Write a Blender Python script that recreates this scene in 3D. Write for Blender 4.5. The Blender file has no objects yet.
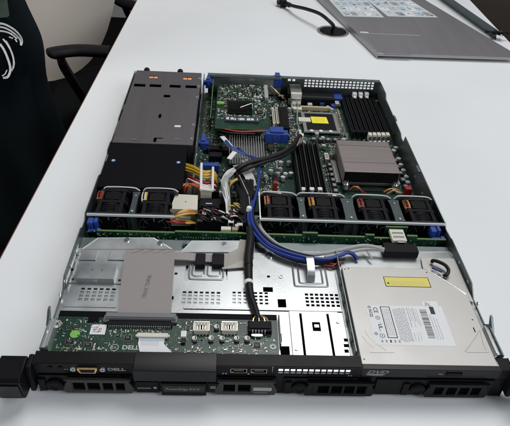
import bpy, math, random
from mathutils import Vector, Matrix
random.seed(7)
S = 0.001                      # everything below is written in millimetres
SC = bpy.context.scene
COL = SC.collection
# ------------------------------------------------------------------ camera
CF = 551.75
CP = Vector((-51.1, -301.3, 456.6))
CM = Matrix(((0.99818439, -0.02948606, -0.05252145), (-0.0227266611, 0.62315239, -0.78177017), (0.05578019, 0.78154441, 0.62135087)))
def P(u, v, z):
    "point on the level plane z"
    d = CM @ Vector(((u-255)/CF, -(v-213)/CF, -1)); t = (z-CP.z)/d.z
    return CP + d*t
def PX(u, v, z): return P(u, v, z).x
def PYv(u, v, z): return P(u, v, z).y
def XU(u, y, z):
    lo, hi = -900., 1200.
    for _ in range(40):
        m = (lo+hi)/2; q = CM.transposed() @ (Vector((m, y, z))-CP)
        if 255+CF*q.x/-q.z < u: lo = m
        else: hi = m
    return lo
# ------------------------------------------------------------------ materials
MATS = {}
def nmat(name, col, rough=0.5, metal=0.0, noise=0.0, nscale=200, bump=0.0, bscale=400, coat=0.0, stretch=None, emit=None, spec=.5, cn=1.0):
    m = bpy.data.materials.new(name); m.use_nodes = True
    nt = m.node_tree; b = nt.nodes['Principled BSDF']
    b.inputs['Base Color'].default_value = (*col, 1); b.inputs['Roughness'].default_value = rough
    b.inputs['Metallic'].default_value = metal; b.inputs['Coat Weight'].default_value = coat; b.inputs['Specular IOR Level'].default_value = spec
    tc = nt.nodes.new('ShaderNodeTexCoord'); mp = nt.nodes.new('ShaderNodeMapping')
    nt.links.new(tc.outputs['Object'], mp.inputs['Vector'])
    if stretch: mp.inputs['Scale'].default_value = stretch
    if noise:
        n = nt.nodes.new('ShaderNodeTexNoise'); n.inputs['Scale'].default_value = nscale; n.inputs['Detail'].default_value = 5
        nt.links.new(mp.outputs[0], n.inputs['Vector'])
        r = nt.nodes.new('ShaderNodeMapRange'); r.inputs['To Min'].default_value = max(0.02, rough-noise*.6); r.inputs['To Max'].default_value = min(1, rough+noise*.6)
        nt.links.new(n.outputs['Fac'], r.inputs['Value']); nt.links.new(r.outputs[0], b.inputs['Roughness'])
        mx = nt.nodes.new('ShaderNodeMix'); mx.data_type = 'RGBA'
        mx.inputs['A'].default_value = (*[c*(1-noise*.5*cn) for c in col], 1); mx.inputs['B'].default_value = (*[min(1, c*(1+noise*.5*cn)) for c in col], 1)
        nt.links.new(n.outputs['Fac'], mx.inputs['Factor']); nt.links.new(mx.outputs['Result'], b.inputs['Base Color'])
    if bump:
        n2 = nt.nodes.new('ShaderNodeTexNoise'); n2.inputs['Scale'].default_value = bscale; n2.inputs['Detail'].default_value = 4
        nt.links.new(mp.outputs[0], n2.inputs['Vector'])
        bp = nt.nodes.new('ShaderNodeBump'); bp.inputs['Strength'].default_value = bump; bp.inputs['Distance'].default_value = 0.0005
        nt.links.new(n2.outputs['Fac'], bp.inputs['Height']); nt.links.new(bp.outputs[0], b.inputs['Normal'])
    if emit: b.inputs['Emission Color'].default_value = (*col, 1); b.inputs['Emission Strength'].default_value = emit
    MATS[name] = m; return m
def pcbmat(name, c0, c1):
    m = bpy.data.materials.new(name); m.use_nodes = True; nt = m.node_tree; b = nt.nodes['Principled BSDF']
    L = nt.links.new; N = nt.nodes.new
    tc = N('ShaderNodeTexCoord')
    vo = N('ShaderNodeTexVoronoi'); vo.distance = 'CHEBYCHEV'; vo.inputs['Scale'].default_value = 55; L(tc.outputs['Object'], vo.inputs['Vector'])
    sep = N('ShaderNodeSeparateColor'); L(vo.outputs['Color'], sep.inputs[0])
    outs = []
    for ax in ('X', 'Y', 'DIAGONAL'):
        w = N('ShaderNodeTexWave'); w.bands_direction = ax; w.inputs['Scale'].default_value = 190 if ax != 'DIAGONAL' else 130
        L(tc.outputs['Object'], w.inputs['Vector']); outs.append(w)
    mx = N('ShaderNodeMix'); g = N('ShaderNodeMath'); g.operation = 'GREATER_THAN'; g.inputs[1].default_value = .5
    L(sep.outputs[0], g.inputs[0]); L(g.outputs[0], mx.inputs['Factor']); L(outs[0].outputs['Fac'], mx.inputs['A']); L(outs[1].outputs['Fac'], mx.inputs['B'])
    g2 = N('ShaderNodeMath'); g2.operation = 'GREATER_THAN'; g2.inputs[1].default_value = .45; L(sep.outputs[1], g2.inputs[0])
    mul = N('ShaderNodeMath'); mul.operation = 'MULTIPLY'; L(mx.outputs[0], mul.inputs[0]); L(g2.outputs[0], mul.inputs[1])
    cr = N('ShaderNodeValToRGB'); cr.color_ramp.elements[0].position = .45; cr.color_ramp.elements[1].position = .7
    cr.color_ramp.elements[0].color = (*c0, 1); cr.color_ramp.elements[1].color = (*c1, 1); L(mul.outputs[0], cr.inputs[0])
    n = N('ShaderNodeTexVoronoi'); n.inputs['Scale'].default_value = 420; L(tc.outputs['Object'], n.inputs['Vector'])
    cr2 = N('ShaderNodeValToRGB'); cr2.color_ramp.elements[0].position = .12; cr2.color_ramp.elements[1].position = .17
    cr2.color_ramp.elements[0].color = (1, 1, 1, 1); cr2.color_ramp.elements[1].color = (0, 0, 0, 1); L(n.outputs['Distance'], cr2.inputs[0])
    m3 = N('ShaderNodeMix'); m3.data_type = 'RGBA'; L(cr2.outputs[0], m3.inputs['Factor']); L(cr.outputs[0], m3.inputs['A']); m3.inputs['B'].default_value = (.25, .3, .22, 1)
    L(m3.outputs['Result'], b.inputs['Base Color']); b.inputs['Roughness'].default_value = .32
    bp = N('ShaderNodeBump'); bp.inputs['Strength'].default_value = .3; bp.inputs['Distance'].default_value = .0001; L(mul.outputs[0], bp.inputs['Height']); L(bp.outputs[0], b.inputs['Normal'])
    MATS[name] = m
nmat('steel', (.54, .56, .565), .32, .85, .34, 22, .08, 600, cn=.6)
nmat('steel_shaded', (.20, .235, .235), .42, .9, .2, 60, .1, 900)  # same steel, its dark teal reflection put into the colour
nmat('psu_steel_dim', (.185, .172, .182), .44, .85, .07, 160, .1, 900, cn=.3, stretch=(1, .06, 1))  # same steel, colour darkened for the dim surroundings it reflects
nmat('lid_steel', (.37, .36, .38), .44, .85, .07, 60, .08, 500, cn=.3, stretch=(1, .06, 1))
nmat('drive_steel', (.45, .443, .425), .48, .65, .16, 25, .12, 1200, cn=.45)
nmat('chrome', (.85, .85, .84), .22, 1)
nmat('sink', (.33, .29, .283), .40, .8, .08, 160, .1, 900, cn=.4, stretch=(.06, 1, 1))
nmat('fin', (.52, .53, .52), .35, .9)
nmat('black', (.007, .007, .009), .5, 0, .15, 150, .2, 2500, spec=.14)
nmat('gloss_black', (.008, .008, .01), .32, 0, .06, 60, spec=.25)
nmat('black_sheet', (.005, .005, .007), .5, 0, .1, 60, .1, 300, spec=.06)
nmat('bezel', (.0055, .0055, .0065), .4, 0, .18, 60, .15, 2600, spec=.16)
nmat('dark_grey', (.03, .03, .03), .5, spec=.3)
nmat('handle_grey', (.034, .032, .030), .5, 0, .15, 100, .3, 2500)
nmat('divider', (.075, .095, .10), .4, .6, .2, 120)
nmat('hole_shade', (.003, .003, .003), .9, spec=.05)  # near-black paints the shade inside holes and slots
nmat('painted_shine', (.78, .79, .79), .38, .35)  # pale colour stands in for the shine of metal edges and tops
nmat('blue', (.022, .06, .29), .4, 0, .1, 200)
nmat('cable_blue', (.009, .035, .23), .4)
nmat('white', (.75, .75, .73), .45)
nmat('cream', (.66, .63, .52), .45)
nmat('beige', (.50, .42, .24), .4)
nmat('ribbon', (.29, .263, .258), .55, 0, .06, 90, .1, 900)
nmat('ribbon_line', (.25, .222, .21), .55)
nmat('ribbon_beige', (.46, .43, .38), .55)
nmat('grey_plastic', (.17, .17, .18), .5)
nmat('grey_wire', (.40, .40, .39), .4)
nmat('red', (.30, .015, .012), .4); nmat('yellow', (.66, .42, .03), .4); nmat('orange', (.6, .2, .04), .4)
nmat('cable_black', (.007, .007, .008), .45, 0, .3, 700, .6, 900, spec=.3); nmat('chip', (.009, .009, .01), .4, spec=.25)
nmat('gold', (.75, .52, .22), .3, 1); nmat('solder', (.54, .55, .54), .35, .5); nmat('tan', (.35, .25, .13), .5)
nmat('label_white', (.74, .75, .76), .5); nmat('ink', (.02, .02, .02), .6); nmat('ink_grey', (.30, .30, .31), .6)
nmat('label_yellow', (.90, .80, .03), .5); nmat('label_yellow_dull', (.72, .62, .13), .5); nmat('label_green', (.20, .50, .08), .4)
nmat('ink_dark', (.10, .10, .105), .6); nmat('ribbon_ink', (.15, .14, .14), .6); nmat('silk', (.48, .52, .48), .6); nmat('ink_blue', (.05, .12, .38), .6); nmat('ink_red', (.5, .09, .07), .6); nmat('paper', (.55, .60, .62), .5)
nmat('paper_blue', (.42, .50, .56), .5)
nmat('table', (.80, .82, .83), .38, 0, .16, 9, .25, 1500, cn=.06)
nmat('table_edge', (.20, .085, .06), .5)
nmat('peach', (1, .42, .2), .5)
nmat('seat_fabric', (.004, .005, .006), .95, 0, .2, 300, .4, 900, spec=.1); nmat('shell', (.70, .645, .57), .6, 0, .05, 10, .15, 300)
nmat('jacket', (.0042, .0075, .009), .95, 0, .2, 200, .5, 700, spec=.1); nmat('print', (.78, .78, .78), .7)
nmat('patch', (.05, .07, .055), .8, 0, .3, 60); nmat('carpet', (.005, .005, .006), .95, 0, .3, 120, .5, 300, spec=.1)
nmat('brown', (.045, .03, .018), .7, 0, .25, 30); nmat('wall', (.42, .41, .40), .8)
pcbmat('pcb', (.005, .032, .019), (.011, .060, .034)); pcbmat('pcb_dark', (.004, .020, .015), (.009, .036, .025))
nmat('pcb_edge', (.085, .17, .045), .5)
# ------------------------------------------------------------------ mesh builder
def crom(pts, res):
    pts = [Vector(p) for p in pts]
    if len(pts) < 3: return pts
    q = [pts[0]*2-pts[1]]+pts+[pts[-1]*2-pts[-2]]; out = []
    for i in range(1, len(q)-2):
        a, b, c, d = q[i-1:i+3]
        for k in range(res):
            t = k/res
            out.append(.5*((2*b)+(c-a)*t+(2*a-5*b+4*c-d)*t*t+(3*b-a-3*c+d)*t**3))
    out.append(pts[-1]); return out
class MB:
    def __init__(s): s.v = []; s.f = []; s.m = []; s.names = []
    def mi(s, m):
        if m not in s.names: s.names.append(m)
        return s.names.index(m)
    def add(s, vs, fs, m, M=None):
        o = len(s.v); k = s.mi(m)
        s.v += [tuple(M @ Vector(a)) if M else tuple(a) for a in vs]
        for f in fs: s.f.append([i+o for i in f]); s.m.append(k)
        return s
    def box(s, x0, x1, y0, y1, z0, z1, m='steel', M=None):
        if x0 > x1: x0, x1 = x1, x0
        if y0 > y1: y0, y1 = y1, y0
        if z0 > z1: z0, z1 = z1, z0
        vs = [(x, y, z) for z in (z0, z1) for y in (y0, y1) for x in (x0, x1)]
        return s.add(vs, [(0, 2, 3, 1), (4, 5, 7, 6), (0, 1, 5, 4), (1, 3, 7, 5), (3, 2, 6, 7), (2, 0, 4, 6)], m, M)
    def prism(s, poly, a0, a1, m='steel', axis='z', M=None):
        n = len(poly)
        mp = {'z': lambda p, a: (p[0], p[1], a), 'y': lambda p, a: (p[0], a, p[1]), 'x': lambda p, a: (a, p[0], p[1])}[axis]
        vs = [mp(p, a0) for p in poly]+[mp(p, a1) for p in poly]
        ar = sum(poly[i][0]*poly[(i+1) % n][1]-poly[(i+1) % n][0]*poly[i][1] for i in range(n))
        fs = [list(range(n))[::-1], list(range(n, 2*n))]+[(i, (i+1) % n, (i+1) % n+n, i+n) for i in range(n)]
        flip = (ar < 0) ^ (axis == 'y') ^ (a1 < a0)
        if flip: fs = [list(f)[::-1] for f in fs]
        return s.add(vs, fs, m, M)
    def cyl(s, c, r, h, m='steel', axis='z', n=16, r2=None, M=None):
        r2 = r if r2 is None else r2
        def mp(a, b, t):
            if axis == 'z': return (c[0]+a, c[1]+b, c[2]+t)
            if axis == 'y': return (c[0]+b, c[1]+t, c[2]+a)
            return (c[0]+t, c[1]+a, c[2]+b)
        vs = [mp(r*math.cos(2*math.pi*i/n), r*math.sin(2*math.pi*i/n), 0) for i in range(n)]+[mp(r2*math.cos(2*math.pi*i/n), r2*math.sin(2*math.pi*i/n), h) for i in range(n)]
        return s.add(vs, [list(range(n))[::-1], list(range(n, 2*n))]+[(i, (i+1) % n, (i+1) % n+n, i+n) for i in range(n)], m, M)
    def ring(s, c, r0, r1, h, m='steel', axis='z', n=24):
        def mp(a, b, t):
            if axis == 'z': return (c[0]+a, c[1]+b, c[2]+t)
            if axis == 'y': return (c[0]+b, c[1]+t, c[2]+a)
            return (c[0]+t, c[1]+a, c[2]+b)
        vs = []
        for (r, t) in ((r0, 0), (r1, 0), (r1, h), (r0, h)):
            vs += [mp(r*math.cos(2*math.pi*i/n), r*math.sin(2*math.pi*i/n), t) for i in range(n)]
        fs = []
        for k in range(4):
            a = k*n; b = ((k+1) % 4)*n
            fs += [(a+i, b+i, b+(i+1) % n, a+(i+1) % n) for i in range(n)]
        return s.add(vs, fs, m)
    def tube(s, pts, r, m='cable_black', n=8, res=6):
        c = crom(pts, res); N = len(c); vs = []; up = Vector((0, 0, 1)); prev = None
        for i in range(N):
            t = (c[min(i+1, N-1)]-c[max(i-1, 0)]).normalized()
            if prev is None:
                a = t.cross(up)
                if a.length < 1e-3: a = t.cross(Vector((1, 0, 0)))
            else: a = prev-t*prev.dot(t)
            a.normalize(); prev = a; b = t.cross(a)
            rr = r(i/(N-1)) if callable(r) else r
            vs += [tuple(c[i]+a*rr*math.cos(2*math.pi*k/n)+b*rr*math.sin(2*math.pi*k/n)) for k in range(n)]
        fs = [list(range(n))[::-1], [(N-1)*n+k for k in range(n)]]
        for i in range(N-1):
            fs += [(i*n+k, i*n+(k+1) % n, (i+1)*n+(k+1) % n, (i+1)*n+k) for k in range(n)]
        return s.add(vs, fs, m)
    def strip(s, pts, w, th, m='ribbon', res=6, side=None):
        "flat cable: centre line, half-width vector per strip"
        c = crom(pts, res); N = len(c); vs = []
        for i in range(N):
            t = (c[min(i+1, N-1)]-c[max(i-1, 0)]).normalized()
            a = t.cross(Vector((0, 1, 0))).normalized() if side == 'y' else Vector(side) if side else t.cross(Vector((0, 0, 1))).normalized()
            a = (a-t*a.dot(t)).normalized(); b = a.cross(t).normalized()
            for (p, q) in ((-1, -1), (1, -1), (1, 1), (-1, 1)): vs.append(tuple(c[i]+a*p*w/2+b*q*th/2))
        fs = [(3, 2, 1, 0), tuple((N-1)*4+k for k in range(4))]
        for i in range(N-1): fs += [(i*4+k, i*4+(k+1) % 4, (i+1)*4+(k+1) % 4, (i+1)*4+k) for k in range(4)]
        return s.add(vs, fs, m)
    def plate(s, x0, x1, y0, y1, z0, z1, holes, m='steel', axis='z'):
        xs = sorted({x0, x1, *[h[0] for h in holes], *[h[1] for h in holes]}); ys = sorted({y0, y1, *[h[2] for h in holes], *[h[3] for h in holes]})
        xs = [x for x in xs if x0 <= x <= x1]; ys = [y for y in ys if y0 <= y <= y1]
        nx, ny = len(xs)-1, len(ys)-1
        full = [[True]*ny for _ in range(nx)]
        for i in range(nx):
            cx = (xs[i]+xs[i+1])/2
            hh = [h for h in holes if h[0] < cx < h[1]]
            for j in range(ny):
                cy = (ys[j]+ys[j+1])/2
                if any(h[2] < cy < h[3] for h in hh): full[i][j] = False
        mp = {'z': lambda a, b, c: (a, b, c), 'y': lambda a, b, c: (a, c, b), 'x': lambda a, b, c: (c, a, b)}[axis]
        idx = {}; vs = []; fs = []
        def V(i, j, k):
            if (i, j, k) not in idx: idx[(i, j, k)] = len(vs); vs.append(mp(xs[i], ys[j], (z0, z1)[k]))
            return idx[(i, j, k)]
        ok = lambda i, j: 0 <= i < nx and 0 <= j < ny and full[i][j]
        for i in range(nx):
            for j in range(ny):
                if not full[i][j]: continue
                fs.append((V(i, j, 1), V(i+1, j, 1), V(i+1, j+1, 1), V(i, j+1, 1))); fs.append((V(i, j, 0), V(i, j+1, 0), V(i+1, j+1, 0), V(i+1, j, 0)))
                if not ok(i-1, j): fs.append((V(i, j, 0), V(i, j, 1), V(i, j+1, 1), V(i, j+1, 0)))
                if not ok(i+1, j): fs.append((V(i+1, j, 0), V(i+1, j+1, 0), V(i+1, j+1, 1), V(i+1, j, 1)))
                if not ok(i, j-1): fs.append((V(i, j, 0), V(i+1, j, 0), V(i+1, j, 1), V(i, j, 1)))
                if not ok(i, j+1): fs.append((V(i, j+1, 0), V(i, j+1, 1), V(i+1, j+1, 1), V(i+1, j+1, 0)))
        if axis == 'y': fs = [f[::-1] for f in fs]
        return s.add(vs, fs, m)
    def build(s, name, parent=None, bevel=0, seg=2, smooth=True, label=None, kind=None, sub=0, loc=None):
        me = bpy.data.meshes.new(name)
        me.from_pydata([tuple(c*S for c in v) for v in s.v], [], s.f)
        for n in s.names: me.materials.append(MATS[n])
        me.polygons.foreach_set('material_index', s.m); me.update()
        if smooth:
            me.polygons.foreach_set('use_smooth', [True]*len(me.polygons)); me.set_sharp_from_angle(angle=math.radians(35))
        o = bpy.data.objects.new(name, me); COL.objects.link(o)
        if parent: o.parent = parent
        if loc: o.location = loc
        if bevel:
            b = o.modifiers.new('bevel', 'BEVEL'); b.width = bevel*S; b.segments = seg; b.limit_method = 'ANGLE'; b.angle_limit = math.radians(40); b.harden_normals = True
        if sub:
            q = o.modifiers.new('sub', 'SUBSURF'); q.levels = q.render_levels = sub
        if label: o['label'] = label
        if kind: o['kind'] = kind
        return o
def thing(name, label, cat, loc=(0, 0, 0), rz=0, group=None):
    o = bpy.data.objects.new(name, None); COL.objects.link(o); o.location = [c*S for c in loc]; o.rotation_euler = (0, 0, rz)
    o.empty_display_size = .05; o['label'] = label; o['category'] = cat
    if group: o['group'] = group
    return o
def text(body, size, mat, parent, loc, rot=(0, 0, 0), name='lettering', ext=.03, shear=0, sx=1, bold=0, align='CENTER'):
    cu = bpy.data.curves.new(name, 'FONT'); cu.body = body; cu.size = size*S; cu.extrude = ext*S; cu.shear = shear; cu.offset = bold*S
    cu.align_x = align; cu.align_y = 'CENTER'; cu.resolution_u = 3
    t = bpy.data.objects.new('tmp', cu); COL.objects.link(t); bpy.context.view_layer.update()
    me = bpy.data.meshes.new_from_object(t.evaluated_get(bpy.context.evaluated_depsgraph_get()))
    bpy.data.objects.remove(t)
    M = Matrix.Translation(Vector(loc)*S) @ Matrix.Rotation(rot[2], 4, 'Z') @ Matrix.Rotation(rot[0], 4, 'X') @ Matrix.Diagonal((sx, 1, 1, 1))
    me.transform(M); me.materials.clear(); me.materials.append(MATS[mat])
    o = bpy.data.objects.new(name, me); COL.objects.link(o); o.parent = parent; me.name = name
    return o
def dup(o, parent=None, off=(0, 0, 0)):
    c = o.copy(); COL.objects.link(c); c.parent = parent
    c.location = Vector(o.location)+Vector(off)*S
    for ch in list(o.children): dup(ch, c)
    return c
R90 = math.pi/2
# ------------------------------------------------------------------ rooms: floor, wall, table
m = MB(); m.box(-6000, 5000, -3000, 8000, -760, -740, 'carpet'); m.build('floor', kind='structure', smooth=False)
m = MB(); yw = P(110, 17, -740).y; m.box(-6000, 5000, yw, yw+100, -740, 2600, 'wall'); m.build('wall', kind='structure', smooth=False)
tb = thing('table', 'long white laminate table with a thin brown edge band carrying the opened server', 'table')
tilt = Matrix.Rotation(math.radians(-1.45), 3, 'Z')
def tp(x, y): q = tilt @ Vector((x, y, 0)); return (q.x, q.y)
m = MB(); m.prism([tp(-316, -430), tp(576, -430), tp(576, 2300), tp(-316, 2300)], -26, 0, 'table'); m.build('table_top', tb, bevel=1.2)
m = MB()
for a, b, c, d in ((-317.2, -316.1, -430, 2300), (576.1, 577.2, -430, 2300)):
    m.prism([tp(a, c), tp(b, c), tp(b, d), tp(a, d)], -25, -1, 'table_edge')
m.build('edge_band', tb)
for x, y in ((-240, -350), (500, -350), (-240, 2200), (500, 2200)):
    q = tp(x, y); m = MB(); m.cyl((q[0], q[1], -740), 28, 713.5, 'divider', n=24); m.build('leg', tb)
# ------------------------------------------------------------------ THE SERVER
srv = thing('rack_server', 'opened slim rack server with its cover off and boards, fans and cables exposed', 'server')
# chassis
m = MB()
m.box(-216, 216, 19, 612, .5, 1.6, 'steel_shaded')
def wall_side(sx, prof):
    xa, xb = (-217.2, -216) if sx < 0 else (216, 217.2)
    m.prism(prof, xa, xb, 'steel_shaded', 'x')
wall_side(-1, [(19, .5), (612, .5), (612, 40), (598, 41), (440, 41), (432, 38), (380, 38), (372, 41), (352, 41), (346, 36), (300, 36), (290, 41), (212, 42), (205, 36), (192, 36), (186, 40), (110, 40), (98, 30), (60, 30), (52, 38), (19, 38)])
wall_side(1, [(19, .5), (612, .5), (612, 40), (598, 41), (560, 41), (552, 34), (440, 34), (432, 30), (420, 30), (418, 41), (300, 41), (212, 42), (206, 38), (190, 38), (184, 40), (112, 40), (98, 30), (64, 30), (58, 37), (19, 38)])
# rivets and tabs on side walls
for sx in (-1, 1):
    for y in (40, 88, 120, 150, 300, 340, 395, 455, 520, 580):
        m.cyl((sx*215.9-(0 if sx > 0 else .8), y, 22 if y > 200 else 34), 2.2, .8*1, 'chrome', 'x', 10)
    for y in (325, 470):
        m.box(sx*213.2, sx*215.8, y, y+16, 38, 40, 'steel_shaded')
    # folded inner guide rails beside the drive shelf
    m.box(sx*212.5, sx*215.8, 22, 56, 32, 35, 'steel')
    m.box(sx*211, sx*212.4, 22, 56, 30.5, 37, 'steel')
# mounting studs outside
m.prism([(48, 34), (60, 44), (64, 44), (56, 30)], -219.5, -217.3, 'steel_shaded', 'x'); m.prism([(48, 34), (60, 44), (64, 44), (56, 30)], 217.3, 219.5, 'steel_shaded', 'x')
m.build('chassis', srv)
# louvred slots in the left wall
m = MB()
for y0, y1 in ((104, 122), (126, 146), (150, 160)):
    m.prism([(y0, 33), (y1, 33), (y1+2, 35), (y1+2, 37.5), (y0+2, 37.5), (y0, 35.5)], -215.9, -213.8, 'chrome', 'x')
m.build('rail_clip', srv, bevel=.4)
# rear wall with real square perforations
holes = []
x = 82
while x < 204:
    for z in (35.6, 30.4, 25.2): holes.append((x, x+4.7, z-1.9, z+1.8))
    x += 6.7
for x in (52, 60): holes.append((x, x+5, 33, 37.5))
m = MB(); m.plate(-90, 216, 3, 40.6, 611.5, 612.6, holes, 'steel_shaded', 'y')
m.box(-90, 216, 604, 612.7, 40.7, 41.9, 'steel_shaded')
for x in (110, 130, 163, 186): m.box(x, x+1.2, 604, 613.2, 41.95, 42.6, 'chrome')
m.build('rear_grille', srv)
# expansion/riser brackets, ports at the rear
m = MB(); m.box(-84, 40, 606, 610.8, 8, 40, 'steel'); m.box(-84, 40, 600, 611, 40.1, 41.3, 'divider'); m.build('rear_bracket', srv, bevel=.3)
# ---- shelf over the drive bays
sz = 28.6
holes = []
def grid(u0, v0, u1, v1, nc, nr, fx=.62, fy=.55):
    a = P(u0, v0, sz); b = P(u1, v1, sz)
    x0, x1, y1, y0 = a.x, b.x, a.y, b.y
    px = (x1-x0)/nc; py = (y1-y0)/nr
    for i in range(nc):
        for j in range(nr):
            holes.append((round(x0+px*i, 2), round(x0+px*(i+fx), 2), round(y0+py*j, 2), round(y0+py*(j+fy), 2)))
grid(82, 286, 115.5, 301, 6, 4); grid(183, 289.5, 222, 304.5, 7, 4); grid(232.5, 290, 270.5, 304.5, 7, 4); grid(304.5, 292, 342, 307, 7, 4, .66, .62)
grid(78, 311.2, 108, 314, 6, 1, .7); grid(183, 313.2, 252, 315.4, 14, 1, .7)
a = P(277.5, 299, sz); b = P(286.5, 307.5, sz); holes.append((a.x, b.x, b.y, a.y))
a = P(263, 287, sz); b = P(273, 292, sz); holes.append((a.x, b.x, b.y, a.y))
for u, v in ((72, 269.5), (176, 273.5), (268.5, 276.5)):
    a = P(u, v, sz); holes.append((a.x-1.6, a.x+1.6, a.y-1.6, a.y+1.6))
for v in (340, 345.5, 351):
    a = P(346.5, v, sz); holes.append((a.x-2.6, a.x+2.2, a.y-2, a.y+1.9))
a = P(280, 346, sz); holes.append((a.x, a.x+9, 14, a.y))
a = P(171, 296, sz); holes.append((a.x, a.x+3, a.y-9, a.y))
for u0, v0, u1, v1 in ((63, 306.4, 116, 307.4), (184, 309.6, 344, 310.5), (186, 265, 187.2, 281), (226, 263, 227.3, 280), (288, 262, 289.2, 287), (331, 262, 332.2, 287), (68, 255, 79, 256), (130, 252, 131, 262)):
    a = P(u0, v0, sz); b = P(u1, v1, sz); holes.append((a.x, b.x, min(a.y, b.y), max(a.y, b.y)))
holes = [tuple(round(c, 2) for c in h) for h in holes]
m = MB(); m.plate(-215.7, 215.7, 2.0, 164, sz-1.1, sz, holes, 'steel'); shelf = m.build('drive_bay_shelf', srv, smooth=False)
m = MB(); m.box(-214, -20, 70, 160, sz-4.2, sz-3.4, 'steel'); m.build('light_backing_plate', srv)  # steel plate added under the perforations to brighten them
m = MB()
def emb(x0, x1, y0, y1, h=.8, w=1.6):
    "raised bead between two points"
    q = MB(); q.box(x0, x1, y0, y1, sz+.02, sz+h, 'steel'); q.build('embossed_rib', shelf, bevel=.35)
a = P(63, 306, sz); b = P(344, 312, sz); emb(a.x, P(116, 308, sz).x, a.y-1.2, a.y+1.4); emb(P(183, 309, sz).x, b.x, a.y-.6, a.y+2)
def ubead(u0, u1, v0, v1):
    a = P(u0, v0, sz); b = P(u1, v1, sz); r = 4
    m = MB(); m.tube([(a.x, a.y, sz), (a.x, b.y+r, sz), (a.x+1, b.y+1, sz), (a.x+r, b.y, sz), (b.x-r, b.y, sz), (b.x-1, b.y+1, sz), (b.x, b.y+r, sz), (b.x, a.y, sz)], 1.15, 'steel', 8, 4); m.build('embossed_rib', shelf)
ubead(292, 328, 262, 287); ubead(297, 323, 262, 284); ubead(190.5, 223, 263, 280); ubead(193, 204, 264, 276.5); ubead(208, 220, 264, 276.5)
for u0, u1 in ((83, 97), (111, 126)):
    a = P(u0, 251, sz); b = P(u1, 261, sz); m = MB(); m.prism([(a.x, a.y), (b.x, a.y), (b.x-1, b.y), (a.x-1, b.y)], sz+.02, sz+1.6, 'steel'); m.build('embossed_pad', shelf, bevel=.7)
for u, v in ((75, 278.5), (118, 280.5), (281, 276.5)):
    a = P(u, v, sz); m = MB(); m.ring((a.x, a.y, sz+.02), 1.6, 2.9, .7, 'steel', n=16); m.build('embossed_ring', shelf)
# raised latch plate to the left of the optical drive
hs = []
a = P(312, 322, sz+2); b = P(321, 331, sz+2); hs.append((a.x, b.x, b.y, a.y))
a = P(299.5, 316, sz+2); b = P(330.5, 316, sz+2)
m = MB(); x0, x1 = 16, 66
hs += [(a.x, a.x+2.2, 16.5, 73), (b.x-4.0, b.x-1.8, 16.5, 73)]
m.plate(x0, x1, 15, 76, sz+.9, sz+2.0, [tuple(round(c, 2) for c in h) for h in hs], 'steel')
m.box(x0, x0+1, 15, 76, sz+.05, sz+.88, 'steel'); m.box(x1-1, x1, 15, 76, sz+.05, sz+.88, 'steel')
m.box(19, 22.2, 17, 74, sz+.9, sz+.95, 'hole_shade') if False else None
a = P(314, 324, sz+2); m.box(a.x, a.x+5, a.y-4, a.y, sz+1.0, sz+1.7, 'steel')
lp = m.build('latch_plate', srv, bevel=.25)
for q0, q1 in ((hs[1][0], hs[1][1]), (hs[2][0], hs[2][1]), (hs[0][0], hs[0][1])):
    m = MB(); yy0, yy1 = (16.5, 73) if q0 != hs[0][0] else (hs[0][2], hs[0][3]); m.box(q0-.4, q1+.4, yy0-.4, yy1+.4, sz+.05, sz+.25, 'hole_shade'); m.build('slot_shade', lp)  # dark strips painted in for the shade inside the slots
for u, v in ((294, 322), (337, 321), (296.5, 348), (293, 321)):
    pass
for u, v in ((296.5, 349), (338, 322)):
    a = P(u, v, sz+2); m = MB(); m.cyl((a.x, a.y, sz+2.05), 1.9, .9, 'chrome', n=14); m.box(a.x-1.5, a.x+1.5, a.y-.3, a.y+.3, sz+2.96, sz+3.0, 'ink'); m.build('screw', lp)
m = MB(); m.box(74.3, 75.4, 20, 160, sz+.05, sz+11, 'steel_shaded'); m.box(71.5, 74.2, 20, 134, sz+.05, sz+1.2, 'steel')
for y in (35, 60, 85, 110): m.box(73.4, 74.2, y, y+10, sz+4, sz+8, 'divider')
m.build('drive_bracket', srv, bevel=.2)
# little silver bracket at the left
a = P(81, 263, sz+7); b = P(113.5, 279, sz+7)
m = MB(); x0, x1, y0, y1 = a.x, b.x, b.y, a.y
m.box(x0, x1, y0, y1, sz+5.9, sz+7, 'steel'); m.box(x0, x0+1, y0+.02, y1, sz+.05, sz+5.88, 'steel'); m.box(x1-1, x1, y0+.02, y1, sz+.05, sz+5.88, 'steel')
m.box(x0+.02, x1-.02, y0+.03, y0+1, sz+.05, sz+5.88, 'steel')
m.box(x0-9, x0-.05, y0-1, y0+9, sz+.05, sz+1.2, 'steel'); m.box(x1+.05, x1+9, y0-1, y0+9, sz+.05, sz+1.2, 'steel')
m.cyl((x0-5, y0+4, sz+1.25), 1.5, .5, 'dark_grey', n=12); m.cyl((x1+5, y0+4, sz+1.25), 1.5, .5, 'dark_grey', n=12)
m.cyl(((x0+x1)/2, y0-.1, sz+3), 2.2, -.6, 'chrome', 'y', 12)
for k in (-5, 5): m.cyl(((x0+x1)/2+k, y0+13, sz+7.02), .8, .15, 'divider', n=10)
m.build('locating_bracket', srv, bevel=.3)
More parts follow.
